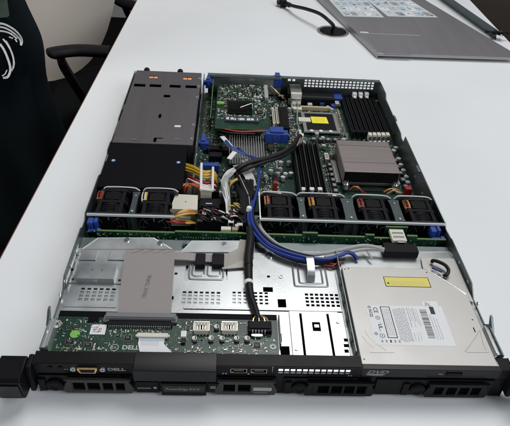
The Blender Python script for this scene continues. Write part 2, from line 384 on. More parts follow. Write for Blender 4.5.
# stepped rear lip of the drive cage: bright trapezoid plates with dark window behind
m = MB(); m.box(-215.7, 215.7, 164.2, 186, sz-4.1, sz-3, 'steel_shaded')
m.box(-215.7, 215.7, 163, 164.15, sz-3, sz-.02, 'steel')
def trap(u0, u1, ua, ub, v0, v1, z):
    p = [P(u0, v1, z), P(u1, v1, z), P(ub, v0, z), P(ua, v0, z)]
    m.prism([(q.x, q.y) for q in p], z-1.2, z, 'steel')
    m.tube([(p[0].x, p[0].y, z), (p[3].x, p[3].y, z), (p[2].x, p[2].y, z), (p[1].x, p[1].y, z)], .55, 'painted_shine', 6, 1)
trap(82, 172, 98, 154, 238, 249, sz+.5); trap(181, 241, 192, 240, 241, 252, sz+1.5)
trap(262, 455, 266, 450, 252, 258.3, sz-.4)
m.build('cage_lip', srv)
for u, v in ((160, 243), (127, 240), (185, 243), (224, 244), (270, 256)):
    a = P(u, v, sz+1); m = MB(); m.cyl((a.x, a.y, sz-.4), 3.2, 2.3, 'chrome', n=18); m.ring((a.x, a.y, sz+1.92), 1.3, 2.3, .25, 'divider', n=14); m.build('screw', srv)
# ---- front control board
cb0 = -212; m = MB(); zb = 30.4
m.box(cb0, 3, 12, 63.5, zb-1.2, zb, 'pcb')
board = m.build('control_board', srv)
m = MB(); m.box(cb0, 3, 63.6, 70, zb-1.6, zb+.6, 'black_sheet'); a = P(93, 322, zb); m.box(a.x-5, a.x+5, 56, 63.4, zb+.05, zb+1.0, 'black_sheet')
m.build('insulator_strip', board)
def smd(mb, x0, x1, y0, y1, z, n, avoid=(), pal=('tan', 'solder', 'chip', 'chip', 'silk', 'solder', 'cream'), big=1.0, sn=0):
    for _ in range(n):
        for _t in range(12):
            x = random.uniform(x0, x1); y = random.uniform(y0, y1)
            if not any(a-1 < x < b+1 and c-1 < y < d+1 for a, b, c, d in avoid): break
        else: continue
        k = random.random(); l = random.uniform(1.0, 2.4)*big; w = l*random.uniform(.35, .6)
        if random.random() < .5: l, w = w, l
        c = random.choice(pal); h = random.uniform(.4, .9)*big
        mb.box(x-l/2, x+l/2, y-w/2, y+w/2, z+.02, z+h, c)
        if c in ('tan', 'chip', 'cream'):
            if l > w:
                mb.box(x-l/2-.35*big, x-l/2-.02, y-w/2, y+w/2, z+.02, z+h*.95, 'solder'); mb.box(x+l/2+.02, x+l/2+.35*big, y-w/2, y+w/2, z+.02, z+h*.95, 'solder')
            else:
                mb.box(x-l/2, x+l/2, y-w/2-.35*big, y-w/2-.02, z+.02, z+h*.95, 'solder'); mb.box(x-l/2, x+l/2, y+w/2+.02, y+w/2+.35*big, z+.02, z+h*.95, 'solder')
    for _ in range(sn):                                     # silk-screen ticks
        x = random.uniform(x0, x1); y = random.uniform(y0, y1)
        if any(a < x < b and c < y < d for a, b, c, d in avoid): continue
        l, w = (random.uniform(1, 4), .25) if random.random() < .5 else (.25, random.uniform(1, 3))
        mb.box(x, x+l, y, y+w, z+.02, z+.06, 'silk')
def qfp(name, parent, cx, cy, z, w, d=None, h=1.2, mark=True):
    d = d or w; mb = MB(); mb.box(cx-w/2, cx+w/2, cy-d/2, cy+d/2, z+.2, z+h, 'chip')
    n = max(3, int(w/1.1))
    for i in range(n):
        t = cx-w/2+(i+.5)*w/n; mb.box(t-.2, t+.2, cy-d/2-.9, cy-d/2-.02, z+.02, z+.5, 'solder'); mb.box(t-.2, t+.2, cy+d/2+.02, cy+d/2+.9, z+.02, z+.5, 'solder')
    n = max(3, int(d/1.1))
    for i in range(n):
        t = cy-d/2+(i+.5)*d/n; mb.box(cx-w/2-.9, cx-w/2-.02, t-.2, t+.2, z+.02, z+.5, 'solder'); mb.box(cx+w/2+.02, cx+w/2+.9, t-.2, t+.2, z+.02, z+.5, 'solder')
    if mark:
        mb.cyl((cx-w*.33, cy+d*.33, z+h), .3, .03, 'ink_grey', n=8)
        for k in range(3): mb.box(cx-w*.28, cx+w*.22, cy-d*.2+k*d*.16, cy-d*.2+k*d*.16+.25, z+h, z+h+.02, 'ink_grey')
    return mb.build(name, parent)
def cap(parent, x, y, z, r, h, top='painted_shine', body='chip'):
    mb = MB(); mb.box(x-r*1.05, x+r*1.05, y-r*1.05, y+r*1.05, z+.02, z+.9, 'chip'); mb.cyl((x, y, z+.92), r, h, 'solder', n=18); mb.cyl((x, y, z+.93+h), r*.86, .12, top, n=18)
    mb.prism([(x-r*.8, y-r*.25), (x+r*.8, y-r*.25), (x+r*.5, y-r*.68), (x-r*.5, y-r*.68)], z+1.06+h, z+1.1+h, 'ink')
    return mb.build('capacitor', parent)
av = [(-168, -97, 38, 63), (-150, -110, 20, 50)]
m = MB(); smd(m, cb0+4, 0, 24, 60, zb, 230, av, sn=70)
smd(m, -160, -105, 40, 48, zb, 40, (), ('solder', 'tan', 'cream'), sn=10); smd(m, cb0+10, -150, 15, 28, zb, 40, (), ('silk', 'solder', 'tan'), sn=20); smd(m, -90, 0, 15, 28, zb, 70, (), ('silk', 'solder', 'cream'), sn=10)
m.build('surface_components', board, kind='stuff')
a = P(56.5, 324, zb); m = MB(); m.ring((a.x, a.y, zb+.02), 2.2, 5, .3, 'solder', n=20)
for k in range(8): m.cyl((a.x+3.6*math.cos(k*math.pi/4), a.y+3.6*math.sin(k*math.pi/4), zb+.33), .7, .1, 'hole_shade', n=8)
m.build('mounting_pad', board)
a = P(75, 334, zb); m = MB(); m.cyl((a.x, a.y, zb+.05), 4.6, .12, 'label_green', n=28); m.build('round_sticker', board, label='round green sticker')
a = P(98.5, 329.5, zb); m = MB(); m.box(a.x-7.5, a.x+7, a.y-6, a.y+6, zb+.05, zb+.2, 'label_white')
for i in range(9):
    for j in range(8):
        if random.random() < .5: m.box(a.x-5+i*.9, a.x-4.2+i*.9, a.y-3.6+j*.9, a.y-2.8+j*.9, zb+.2, zb+.22, random.choice(['ink_grey', 'ink', 'ink_red']))
m.build('code_sticker', board, label='white square sticker')
a = P(130.5, 348.5, zb); text('DELL', 6.6, 'silk', board, (a.x, a.y+1.0, zb+.05), bold=.18, sx=1.1)
a = P(114.5, 347.5, zb); m = MB(); m.ring((a.x, a.y, zb+.02), 3.3, 3.9, .05, 'silk', n=24); m.build('certification_mark', board); text('UL', 3.6, 'silk', board, (a.x, a.y, zb+.04))
for u, v, w, d in ((128, 338, 6, 5), (160, 329, 7, 4), (150, 327, 4, 4), (257, 345.5, 6.5, 6.5), (118, 336, 4, 3), (188, 329, 3, 6), (70, 342, 7, 4), (88, 345, 6, 4)):
    a = P(u, v, zb); qfp('chip', board, a.x, a.y, zb, w, d)
# shrouded header, ribbon connector
a = P(105.5, 317, 34); b = P(176, 319, 34)
m = MB(); m.box(a.x, b.x, a.y-3, a.y+4.5, zb+1.5, 36.4, 'grey_plastic'); m.box(a.x-.0+1, b.x-1, a.y-2, a.y+3.5, 36.45, 37.6, 'grey_plastic')
for x in (a.x, b.x-3): m.box(x-1.5, x+4.5, a.y-4.5, a.y+3, zb+.3, 34, 'grey_plastic')
m.build('ribbon_socket', board, bevel=.4)
m = MB(); m.box(a.x+3, b.x-3, a.y-9.5, a.y-3.2, zb+.1, zb+3.4, 'black')
n = 34
for i in range(n):
    x = a.x+5+i*(b.x-a.x-10)/(n-1); m.box(x-.35, x+.35, a.y-10.3, a.y-9.55, zb+.1, zb+3.0, 'solder')
m.build('pin_header', board)
a = P(137.5, 333, zb+3); b = P(168, 335, zb+3)
m = MB(); m.box(a.x, b.x, b.y-2.6, b.y+2.2, zb+.1, zb+3.3, 'cream'); m.box(a.x-1.6, a.x-.05, b.y-1.6, b.y+1.2, zb+.1, zb+2.4, 'cream'); m.box(b.x+.05, b.x+1.6, b.y-1.6, b.y+1.2, zb+.1, zb+2.4, 'cream')
m.build('flat_cable_socket', board, bevel=.3)
x0 = a.x+2; x1 = b.x-3; y1 = b.y-2.7
m = MB(); m.prism([(x0, y1), (x1, y1), (x1, y1-6.5), (x1+15, 14), (x0+5, 14), (x0, y1-7)], zb+1.1, zb+1.5, 'label_white')
m.prism([(x0+1.2, y1-.05), (x1-.2, y1-.05), (x1-.2, y1-3.6), (x0+.6, y1-3.6)], zb+1.52, zb+1.6, 'paper_blue')
for i in range(14): m.box(x0+2.5+i*1.25, x0+2.75+i*1.25, y1-9, y1-3.7, zb+1.52, zb+1.56, 'ink_grey')
m.build('flat_cable', board)
for u in (201.5, 229.5):
    a = P(u, 327, zb+5); m = MB(); w = 7.2; y = a.y
    m.box(a.x-w, a.x+w, y-5, y+5, zb+.1, zb+5.6, 'cream')
    m.box(a.x-w-.6, a.x+w+.6, y+5.05, y+6, zb+.1, zb+6.4, 'chrome'); m.box(a.x-w-.6, a.x-w-.05, y-5, y+5, zb+.1, zb+6, 'chrome'); m.box(a.x+w+.05, a.x+w+.6, y-5, y+5, zb+.1, zb+6, 'chrome')
    for k in (-4.6, -1.5, 1.5, 4.6): m.tube([(a.x+k, y+4, zb+5.8), (a.x+k*.8, y, zb+6.6), (a.x+k*.7, y-4, zb+5.9)], .55, 'chrome', 6, 3)
    for k in (-3.1, 0, 3.1): m.box(a.x+k-.7, a.x+k+.7, y-3.4, y+2, zb+5.62, zb+5.7, 'hole_shade')
    for k in range(4): m.box(a.x-4.8+k*3.2-.35, a.x-4.8+k*3.2+.35, y-7, y-5.05, zb+.05, zb+.5, 'solder')
    m.build('usb_port', board, bevel=.15)
for u, v in ((216.5, 327), (194.5, 338.5), (211, 338.5), (222, 338.5), (236.5, 338.5), (247, 338.5)):
    a = P(u, v, zb+3); m = MB(); m.box(a.x-2.6, a.x+2.6, a.y-2.9, a.y+2.3, zb+.05, zb+1, 'chip'); m.cyl((a.x, a.y, zb+1.02), 2.4, 3.2, 'solder', n=16); m.cyl((a.x, a.y, zb+4.24), 2.1, .1, 'cream', n=16)
    m.prism([(a.x+.4, a.y-2), (a.x+1.6, a.y-1.3), (a.x+1.6, a.y+1.3), (a.x+.4, a.y+2)], zb+4.35, zb+4.38, 'ink'); m.build('capacitor', board)
a = P(183.5, 336, zb+4); m = MB(); m.box(a.x-2.6, a.x+2.6, a.y-1, a.y+6, zb+.1, zb+4.6, 'white'); m.box(a.x-2, a.x+2, a.y-7, a.y-1.2, zb+.1, zb+2.6, 'chip'); m.build('header_plug', board, bevel=.2)
a = P(257, 335.5, zb+2); m = MB()
m.prism([(a.x+4.6*math.cos(t)+(1.2 if math.cos(t) > 0 else -1.2), a.y+1.9*math.sin(t)) for t in [i*math.pi/10 for i in range(20)]], zb+.3, zb+3, 'chrome'); m.build('crystal', board, bevel=.3)
a = P(273, 347, zb); m = MB(); m.ring((a.x, a.y, zb+.02), 1.3, 3.2, .5, 'silk', n=20); m.build('mounting_pad', board)
a = P(248, 320, zb+6); b = P(272, 331, zb+6)
m = MB(); m.box(a.x, b.x, b.y, a.y, zb+.1, zb+5.5, 'black'); m.box(a.x+.8, b.x-.8, b.y+3, a.y-1, zb+5.55, zb+6.6, 'black')
for k in range(5): m.box(a.x+4+k*3, a.x+4.9+k*3, b.y-.7, b.y+1.6, zb+.5, zb+5.7, 'solder')
m.build('cable_plug', board, bevel=.4)
m = MB(); a = P(276.5, 330, sz+4); m.box(4, 5.2, 30, 66, sz+.1, sz+7, 'pcb'); m.box(5.25, 6.2, 36, 44, sz+2, sz+5, 'chip'); m.build('side_board', srv)
# ---- big ribbon cable
m = MB(); A = P(125, 249, 38); B = P(175, 249, 38); C_ = P(117, 315, 37.8); D_ = P(170.5, 315, 37.8)
zr = 37
import itertools
def quadstrip(L, Rr, th, mat):
    n = len(L); vs = []
    for l, r in zip(L, Rr): vs += [tuple(l), tuple(r), (r[0], r[1], r[2]-th), (l[0], l[1], l[2]-th)]
    fs = [(0, 1, 2, 3), tuple((n-1)*4+k for k in (3, 2, 1, 0))]
    for i in range(n-1): fs += [(i*4+(k+1) % 4, i*4+k, (i+1)*4+k, (i+1)*4+(k+1) % 4) for k in range(4)]
    m.add(vs, fs, mat)
Ls, Rs = [], []
N = 18
for i in range(N+1):
    t = i/N; z = 36.6+(.6 if i == 0 else 0)
    l = C_.lerp(A, t); r = D_.lerp(B, t); Ls.append((l.x, l.y, z)); Rs.append((r.x, r.y, z+.3*math.sin(5*t)))
quadstrip(Ls, Rs, .9, 'ribbon')
K = 40                                           # the fine lines between conductors
for k in range(1, K):
    f = k/K; pts = [tuple(Vector(l).lerp(Vector(r), f)+Vector((0, 0, .03))) for l, r in zip(Ls, Rs)]
    L2 = [(p[0]-.12, p[1], p[2]) for p in pts]; R2 = [(p[0]+.12, p[1], p[2]) for p in pts]; quadstrip(L2, R2, .05, 'ribbon_line')
# folds: triangular layers at the turn
for k in range(4):
    a = P(133+k*10.5, 248.2, 38.6); b = P(133+k*10.5+11, 248.4, 38.6); c = P(133+k*10.5-1.5, 252, 38.6)
    m.prism([(a.x, a.y), (b.x, b.y), (c.x, c.y)], 36.2, 37.0-.1*k, 'ribbon')
a = P(174, 249, 36); b = P(256, 252, 35)
# run to the right under the clips
pa = [P(172, 256, 35), P(186, 256.5, 34.5), P(197, 257.5, 33), P(218, 259, 32.5), P(236, 256, 33), P(243, 247, 33), P(247, 238, 26)]
m.strip([tuple(p) for p in pa[:4]], 11.5, 1.6, 'ribbon', 6, (0, 1, .05))
rib = m.build('ribbon_cable', srv, label='wide mauve grey ribbon cable with printed lettering')
text('TRAX TDR6L', 5.8, 'ribbon_ink', rib, (P(147, 287, 35.6).x, P(147, 287, 35.6).y, 36.95), rot=(0, 0, R90-.06), ext=.04, sx=1.0)
m = MB(); z = 33
pl = [P(222, 255, z), P(222, 268, z), P(244, 266.5, z), P(254, 255, z), P(255, 240, z+1), P(240, 238, z+1), P(238, 248, z)]
m.prism([(p.x, p.y) for p in pl], z-2.2, z-.9, 'ribbon_beige')
for k in range(16):
    f = (k+.5)/16; a = pl[0].lerp(pl[1], f); b = pl[6].lerp(pl[3], f); c = pl[5].lerp(pl[4], f)
    m.tube([(a.x, a.y, z-.88), (b.x, b.y, z-.88), (c.x, c.y, z-.88)], .18, 'ribbon_line', 4, 1)
m.build('ribbon_tail', rib, label='beige folded end of the ribbon cable')
for u0, u1 in ((196, 205), (212.5, 224)):
    a = P(u0, 253.5, 35); b = P(u1, 264.5, 35); m = MB(); m.box(a.x, b.x, b.y-1, a.y, sz+.1, 35.8, 'black'); m.build('cable_clip', rib, bevel=.8)
m = MB(); a = P(208.5, 258, 31); m.cyl((a.x, a.y, sz+.05), 3, 3.5, 'chrome', n=16); m.box(a.x-4, a.x+4, a.y-7, a.y+7, sz+.02, sz+1, 'steel'); m.build('clip_stud', srv)
# ---- optical drive
dv = MB(); dx0, dx1, dy0, dy1 = 77, 205, 4.6, 132
dv.prism([(dx0, dy0), (dx1, dy0), (dx1, 94), (dx1-3, 98), (dx1-34, 130), (dx1-38, dy1), (dx0, dy1)], 29.2, 41, 'drive_steel')
drive = dv.build('optical_drive', srv, bevel=.7)
m = MB()
a = P(437, 272, 40); 
m.prism([(dx1-33.5, 131.6), (dx1+.2, 98), (dx1+9.5, 92), (dx1+9.5, 160), (dx1-30, 160)], 30.2, 31.4, 'drive_steel')
m.tube([(dx1-37, 131.6, 41), (dx1-32, 129, 41.1), (dx1-4, 98.5, 41.1), (dx1-.6, 92, 41)], .7, 'chrome', 6, 4)
m.build('drive_tray', drive, bevel=.2)
m = MB()
def ridge(*uv):
    q = MB(); q.tube([tuple(P(u, v, 41)) for u, v in uv], .38, 'drive_steel', 6, 6); q.build('pressed_ridge', drive)
ridge((365, 331), (369, 337), (376, 343.5), (386, 350.5)); ridge((362.5, 336), (367, 342), (373, 347.5)); ridge((370, 352.3), (382, 352.6), (394, 352.4))
ridge((480, 330), (475, 338), (470, 345), (465, 351.3)); ridge((480, 330), (481.5, 336), (483, 343), (486, 350)); ridge((466, 352), (478, 352.4), (489, 352.2))
for x, y in ((80, 10), (80, 128), (170, 126), (199, 60), (84, 129)): m = MB(); m.cyl((x, y, 41.0), .9, .15, 'divider', n=10); m.build('rivet', drive)
m = MB(); m.box(196, 197, 44, 50, 41, 41.1, 'hole_shade'); m.build('slot', drive)
pass
zt = 41.05
def lab(mb, u0, v0, u1, v1, mat, z=zt, th=.1):
    a = P(u0, v0, z); b = P(u1, v1, z); mb.box(a.x, b.x, b.y, a.y, z, z+th, mat); return a.x, b.x, b.y, a.y
m = MB(); a = P(382.5, 276.5, zt); b = P(427, 276.5, zt); c = P(386, 286.5, zt)
X0, X1, Y0, Y1 = a.x+.5, b.x+.4, c.y, a.y
m.box(X0, X1, Y0, Y1, zt, zt+.08, 'ink'); m.box(X0+.8, X1-.8, Y0+.8, Y1-.8, zt+.08, zt+.12, 'label_yellow_dull')
for k in range(4):
    x = X0+7
    while x < X1-6:
        w = random.uniform(1.5, 4); m.box(x, x+w, Y0+2.6+k*1.7, Y0+2.9+k*1.7, zt+.12, zt+.13, 'ink_grey'); x += w+.8
m.prism([(X0+2, Y0+4), (X0+5.4, Y0+4), (X0+3.7, Y0+7)], zt+.12, zt+.14, 'ink')
m.build('warning_label', drive, label='yellow warning label with black border')
m = MB(); a = P(375, 306, zt); b = P(461, 342, zt); X0, X1, Y0, Y1 = 93.5, 172, 26.5, 79.5
m.box(X0, X1, Y0, Y1-3, zt, zt+.08, 'label_white'); m.box(153, 169, Y1-3.02, Y1+4, zt+.0, zt+.07, 'label_white')
for i in range(9):
    for j in range(8):
        if random.random() < .55: m.box(155+i*.7, 155.7+i*.7, Y1-3.2+j*.7, Y1-2.5+j*.7, zt+.08, zt+.1, 'ink_grey')
bx0, bx1, by0, by1 = X0+14, X0+24, 35, 75
m.box(bx0, bx1, by0, by1, zt+.08, zt+.1, 'ink'); m.box(bx0+.9, bx1-.9, by0+.9, by1-.9, zt+.1, zt+.12, 'label_white')
def column(x, y0, y1, mat='ink_dark', w=.42):
    y = y1
    while y > y0:
        l = random.uniform(.8, 3.2); m.box(x, x+w, max(y0, y-l), y, zt+.12, zt+.14, mat); y -= l+random.uniform(.4, .9)
for k in range(4): column(bx0+2+k*1.8, by0+3, by1-3)
for k in range(9): column(X0+26.5+k*1.45, 30+random.random()*2, 74-random.random()*3)
for k in range(6): column(X0+41+k*1.9, 46+random.random()*12, 74-random.random()*2, 'ink' if k % 3 == 0 else 'ink_grey', .45)
for k in range(3): column(X0+41+k*2.9, 30+random.random()*3, 42, 'ink_grey', .4)
y = 72
while y > 36:                                            # bar code, bars across
    w = random.choice((.3, .3, .55, .8)); m.box(X0+54, X0+61, y-w, y, zt+.12, zt+.14, 'ink'); y -= w+random.choice((.3, .5, .7))
for k in range(3): column(X0+63+k*2.6, 34, 66-k*3, 'ink_grey', .5)
m.box(X0+65, X0+69.5, 66, 76, zt+.08, zt+.13, 'ink')
lw = m.build('data_label', drive, label='white printed data label with bar code and black frame')
rr = -R90
text('N122', 4.4, 'ink', lw, (X0+3.2, 66, zt+.12), (0, 0, rr), bold=.1); text('CE', 6.2, 'ink', lw, (X0+8.6, 70, zt+.12), (0, 0, rr), bold=.05)
text('UL', 5.2, 'ink', lw, (X0+9.5, 49, zt+.12), (0, 0, rr), bold=.15); text('c', 2.6, 'ink', lw, (X0+10.5, 54, zt+.12), (0, 0, rr)); text('us', 2.6, 'ink', lw, (X0+8.5, 44, zt+.12), (0, 0, rr))
m = MB()
for cx, cy, r in ((X0+3, 74, 1.7), (X0+9.2, 60, 2.3), (X0+9.2, 37.5, 2.6), (X0+3.6, 40, 1.8)):
    m.ring((cx, cy, zt+.1), r-.5, r, .04, 'ink', n=20); m.box(cx-.3, cx+.3, cy-r*.5, cy+r*.5, zt+.1, zt+.14, 'ink')
for k in range(5): m.box(X0+7+k*4.2, X0+8.6+k*4.2, 29.5, 32.6, zt+.1, zt+.14, 'ink' if k == 2 else 'ink_grey')
m.build('approval_marks', lw)
# drive bezel
m = MB(); m.box(77, 207, -1.2, 4.4, 29.6, 41.6, 'gloss_black'); bz = m.build('drive_bezel', drive, bevel=.6)
m = MB(); a = XU(446, -1, 36); m.box(a, a+15, -2.3, -1.25, 34.2, 38, 'black'); m.box(a-7, a-3, -1.5, -1.22, 35.3, 36.3, 'ink_grey'); m.build('eject_button', bz, bevel=.4)
xx = XU(377, -1.2, 36); text('DVD', 6.2, 'ink_grey', bz, (xx, -1.27, 37.2), (R90, 0, 0), shear=.35, sx=1.5, bold=.12)
m = MB(); m.prism([(xx-1+9*math.cos(t*math.pi/12), 33.4+1.25*math.sin(t*math.pi/12)) for t in range(24)], -1.3, -1.22, 'ink_grey', 'y'); m.build('disc_mark', bz)
# ---- front panel
m = MB(); FZ = 42
m.box(-216.5, 76.5, .2, 13, 40.9, 42, 'bezel')        # top flange
m.box(205.5, 216.5, .2, 13, 40.9, 42, 'bezel')
m.box(-216.5, -5, -.8, .18, 28.4, 42, 'bezel')           # face over the controls
m.box(-216.5, 216.5, .3, 1.6, 26.8, 28.3, 'bezel')
m.box(207.2, 216.5, -.8, .18, 28.4, 42, 'bezel')
m.box(-217.3, -216.6, -.8, 13.5, 0, 42, 'bezel'); m.box(216.6, 217.3, -.8, 13.5, 0, 42, 'bezel')
panel = m.build('front_panel', srv, bevel=.3)
# perforated air inlet between controls and drive
hs = []; x0 = XU(278.5, -.8, 37); x1 = XU(352, -.8, 37); n = 12; p = (x1-x0)/n
for i in range(n):
    for z in (37.5, 33.0): hs.append((round(x0+p*i, 2), round(x0+p*(i+.74), 2), z-1.6, z+1.7))
m = MB(); m.plate(-4.9, 76.4, 28.4, 42, -.8, -.45, hs, 'bezel', 'y'); m.build('inlet_grille', panel)
# control section: serial port, hex posts, lettering
Y = -.85
x0 = XU(78, Y, 36); x1 = XU(97.5, Y, 36)
m = MB(); m.prism([(x0, 38.6), (x1, 38.6), (x1+.4, 37.6), (x1-1.4, 33), (x1-2.4, 32.2), (x0+2.4, 32.2), (x0+1.4, 33), (x0-.4, 37.6)], Y-2.6, Y, 'gold', 'y'); m.prism([(x0+1.4, 37.8), (x1-1.4, 37.8), (x1-2.8, 33.2), (x0+2.8, 33.2)], Y-2.8, Y-2.62, 'black', 'y')
m.build('video_port', panel, bevel=.3, label='gold rimmed video port')
for u in (73, 102.5):
    x = XU(u, Y, 36.5); m = MB(); m.ring((x, Y-1.6, 35.6), 1.2, 2.5, 1.6, 'solder', 'y', 6); m.build('port_screw', panel)
text('DELL', 5.2, 'ink_grey', panel, (XU(116.5, Y, 35), Y-.05, 35), (R90, 0, 0), bold=.2, sx=1.35)
for u in (50, 60):
    x = XU(u, Y, 36); m = MB(); m.cyl((x, Y-.8, 36.5), 2.2, .8, 'black', 'y', 16); m.build('button', panel, bevel=.3)
x = XU(66, Y, 33); m = MB(); m.box(x-1.5, x, Y-.1, Y, 34, 34.7, 'ink_grey'); m.box(x+.6, x+2, Y-.1, Y, 34, 34.7, 'ink_grey'); m.build('icon', panel)
# black glossy display cover
x0 = XU(132.5, -6, 42); x1 = XU(216.5, -6, 42)
m = MB(); m.prism([(13, 42.1), (13, 43.2), (2, 43.2), (-6.5, 41.4), (-7, 28), (-7, 26.8), (-.85, 26.8), (-.85, 42.1)], x0, x1, 'gloss_black', 'x'); m.build('display_cover', panel, bevel=.7)
# USB openings
for u0, u1 in ((230.5, 247), (251, 267)):
    a = XU(u0, Y, 36); b = XU(u1, Y, 36); m = MB(); m.box(a, b, Y-.25, Y, 33, 38.6, 'solder'); m.box(a+.5, b-.5, Y-.35, Y-.26, 33.5, 38.1, 'hole_shade'); m.box(a+3, b-3, Y-.5, Y-.36, 36.2, 37, 'tan'); m.box(a+1, a+2.6, Y-.5, Y-.36, 34, 35.2, 'tan'); m.build('usb_opening', panel)
for u in (223, 226, 248.5): 
    x = XU(u, Y, 31); m = MB(); m.ring((x, Y-.1, 31.5), .5, .95, .1, 'silk', 'y', 12); m.build('icon', panel)
x = XU(350, Y, 31); text('o o', 3, 'silk', panel, (x, Y-.05, 31), (R90, 0, 0))
# ---- four drive blanks below
def blank(u0, u1, slots, hx0=None, hx1=None, mat='handle_grey', slant=0):
    y = -3.2
    a = XU(u0, y, 14); b = XU(u1, y, 14)
    mb = MB(); mb.box(a, b, y+1.6, .2, 3.0, 26.4, 'bezel'); r = mb.build('drive_blank', srv, bevel=.6)
    h0 = XU(hx0, y-3, 14); h1 = XU(hx1, y-3, 14)
    # handle frame with true openings
    hs = []
    for s0, s1 in slots:
        hs.append((round(XU(s0, y-3, 14), 2), round(XU(s1, y-3, 14), 2), 8.5, 19.8))
    mb = MB(); mb.plate(h0+5, h1-5, 4.2, 23.6, y-1.6, y+.6, hs, mat, 'y')
    mb.prism([(h0-1, 4.2), (h0+4.98, 4.2), (h0+4.98, 23.6), (h0+2, 23.6), (h0-3.5, 10)], y-1.6, y+.6, mat, 'y'); mb.prism([(h1-4.98, 4.2), (h1+1, 4.2), (h1+3.5, 10), (h1-2, 23.6), (h1-4.98, 23.6)], y-1.6, y+.6, mat, 'y')
    mb.box(h0-1, h1+1, y-2.4, y+.6, 23.7, 25.2, mat)
    mb.build('handle', r, bevel=.5)
    mb = MB(); mb.box(h0, h1, y+.9, y+1.5, 5, 23, 'hole_shade'); mb.build('recess_shade', r)  # black sheet stands in for the shade behind the handle openings
    return r
b1 = blank(40, 132, [(72.5, 84.5), (87, 99.5), (102.5, 112.5), (115.5, 126)], 66, 130)
b2 = blank(134, 275.5, [(223, 235), (238, 250.5)], 218, 274, 'handle_grey')
b3 = blank(283, 356, [(318, 329), (331.5, 342), (344.5, 354.5), (357, 366)], 307, 372, 'bezel')
b4 = blank(375, 492, [(434.5, 443.5), (447, 456.5), (459.5, 469), (471.5, 480.5)], 428, 486, 'bezel')
y = -4.9; x0 = XU(253, y, 14); x1 = XU(271, y, 14)
m = MB(); m.box(x0, x1, y-.12, y+.05, 11, 16.5, 'ink_grey')
for k in range(8): m.box(x0+1.2+k*2.1, x0+2.6+k*2.1, y-.2, y-.13, 12.2, 15.4, 'silk')
m.box(x0+1, x1-3, y-.12, y+.05, 8, 8.6, 'ink_grey'); m.build('rating_plate', b2, label='small silver rating plate')
x0 = XU(161, -9, 12); x1 = XU(206, -9, 12); m = MB(); m.box(x0, x1, -5.6, -1.8, 3.4, 21.5, 'bezel'); m.box(x0+1.5, x1-1.5, -5.85, -5.65, 9, 18.5, 'ink'); q = m.build('model_plate', b2, bevel=.5)
text('PowerEdge R410', 4.4, 'ink_grey', q, ((x0+x1)/2-1, -5.9, 13.6), (R90, 0, 0), sx=1.0, bold=.02)
m = MB(); x0 = XU(208, -6, 14); m.box(x0, x0+9, -4.5, -1.8, 8, 21, 'black'); m.box(x0+2, x0+7, -4.7, -4.55, 13.5, 15, 'ink_grey'); m.box(x0+2, x0+7, -4.7, -4.55, 16, 17, 'ink_grey'); m.build('indicator', b2, bevel=.4)
x0 = XU(136, -6, 14); m = MB(); m.box(x0, x0+20, -4, -1.8, 5, 21, 'black'); m.box(x0+1, x0+13, -4.2, -4.05, 11.5, 12.6, 'ink_grey')
m.cyl((x0+17, -4.4, 13), 1.6, .3, 'ink_grey', 'y', 12); m.build('release_catch', b2, bevel=.5)
for bb, u in ((b1, 54), (b3, 300), (b4, 418)):
    x = XU(u, -6, 14); m = MB(); m.cyl((x, -4.2, 13.5), 7.5, 2.5, 'black', 'y', 28); m.ring((x, -4.7, 13.5), 4.3, 5.6, .45, 'bezel', 'y', 28); m.box(x-14, x-8.2, -3.4, -1.7, 5, 22, 'black'); m.build('release_catch', bb, bevel=.5)
# lower sill
m = MB(); m.box(-216.5, 216.5, .3, 1.7, .4, 26.7, 'bezel'); m.build('front_sill', srv)
# ---- ears
for s in (-1, 1):
    m = MB()
    m.prism([(7, 43), (-17, 43), (-20, 40.5), (-18, 15), (-16, 13), (-4, 12), (7, 12)], s*222.5, s*246, 'bezel', 'x')
    m.prism([(10, 42), (-5, 42), (-7, 36), (-7, 9), (10, 9)], s*217.5, s*222.4, 'black', 'x')
    e = m.build('mounting_ear', srv, bevel=1.6, seg=3)
    m = MB(); m.prism([(-19.6, 37), (-18.2, 17), (-19.6, 17), (-21, 37)], s*224.5, s*243.5, 'gloss_black', 'x'); m.build('latch', e, bevel=.8)
# ---- drive backplane
m = MB()
hs = []
pr = [(-214, 4), (214, 4), (214, 31)]
for u0, u1, v in ((440, 430, 0),): pass
top = [(214, 32), (178, 32), (178, 36.5), (165, 36.5), (165, 32), (126, 32), (126, 36.5), (115, 36.5), (115, 33), (58, 33), (58, 37), (40, 37), (40, 33), (-6, 33), (-6, 33), (-30, 33), (-30, 33.5), (-110, 33.5), (-110, 31.5), (-200, 31.5), (-214, 29)]
pr = [(-214, 4), (214, 4)]+top
m.prism(pr, 191, 193, 'pcb', 'y')
for i in range(len(top)-1):
    (xa, za), (xb, zb_) = top[i], top[i+1]
    if za == zb_ and xa-xb > 3: m.box(xb+.2, xa-.2, 190.7, 193.3, za-.05, za+.7, 'pcb_edge')
bp = m.build('backplane_board', srv)
m = MB()
def smdv(x0, x1, z0, z1, y, n):
    for _ in range(n):
        x = random.uniform(x0, x1); z = random.uniform(z0, z1); l = random.uniform(.8, 2.2); w = random.uniform(.6, 1.2)
        m.box(x, x+l, y-.7, y-.02, z, z+w, random.choice(['pcb_edge', 'chip', 'silk', 'tan', 'solder']))
smdv(-205, 205, 14, 31, 191, 260)
for k in range(18): m.cyl((-100+k*2.9, 190.9, 26), .7, -.5, 'solder', 'y', 8)
m.build('surface_components', bp, kind='stuff')
for x in (-60, -25, 95, 150): 
    m = MB(); m.box(x, x+16, 186.5, 190.9, 16, 24, 'black'); m.build('board_connector', bp, bevel=.3)
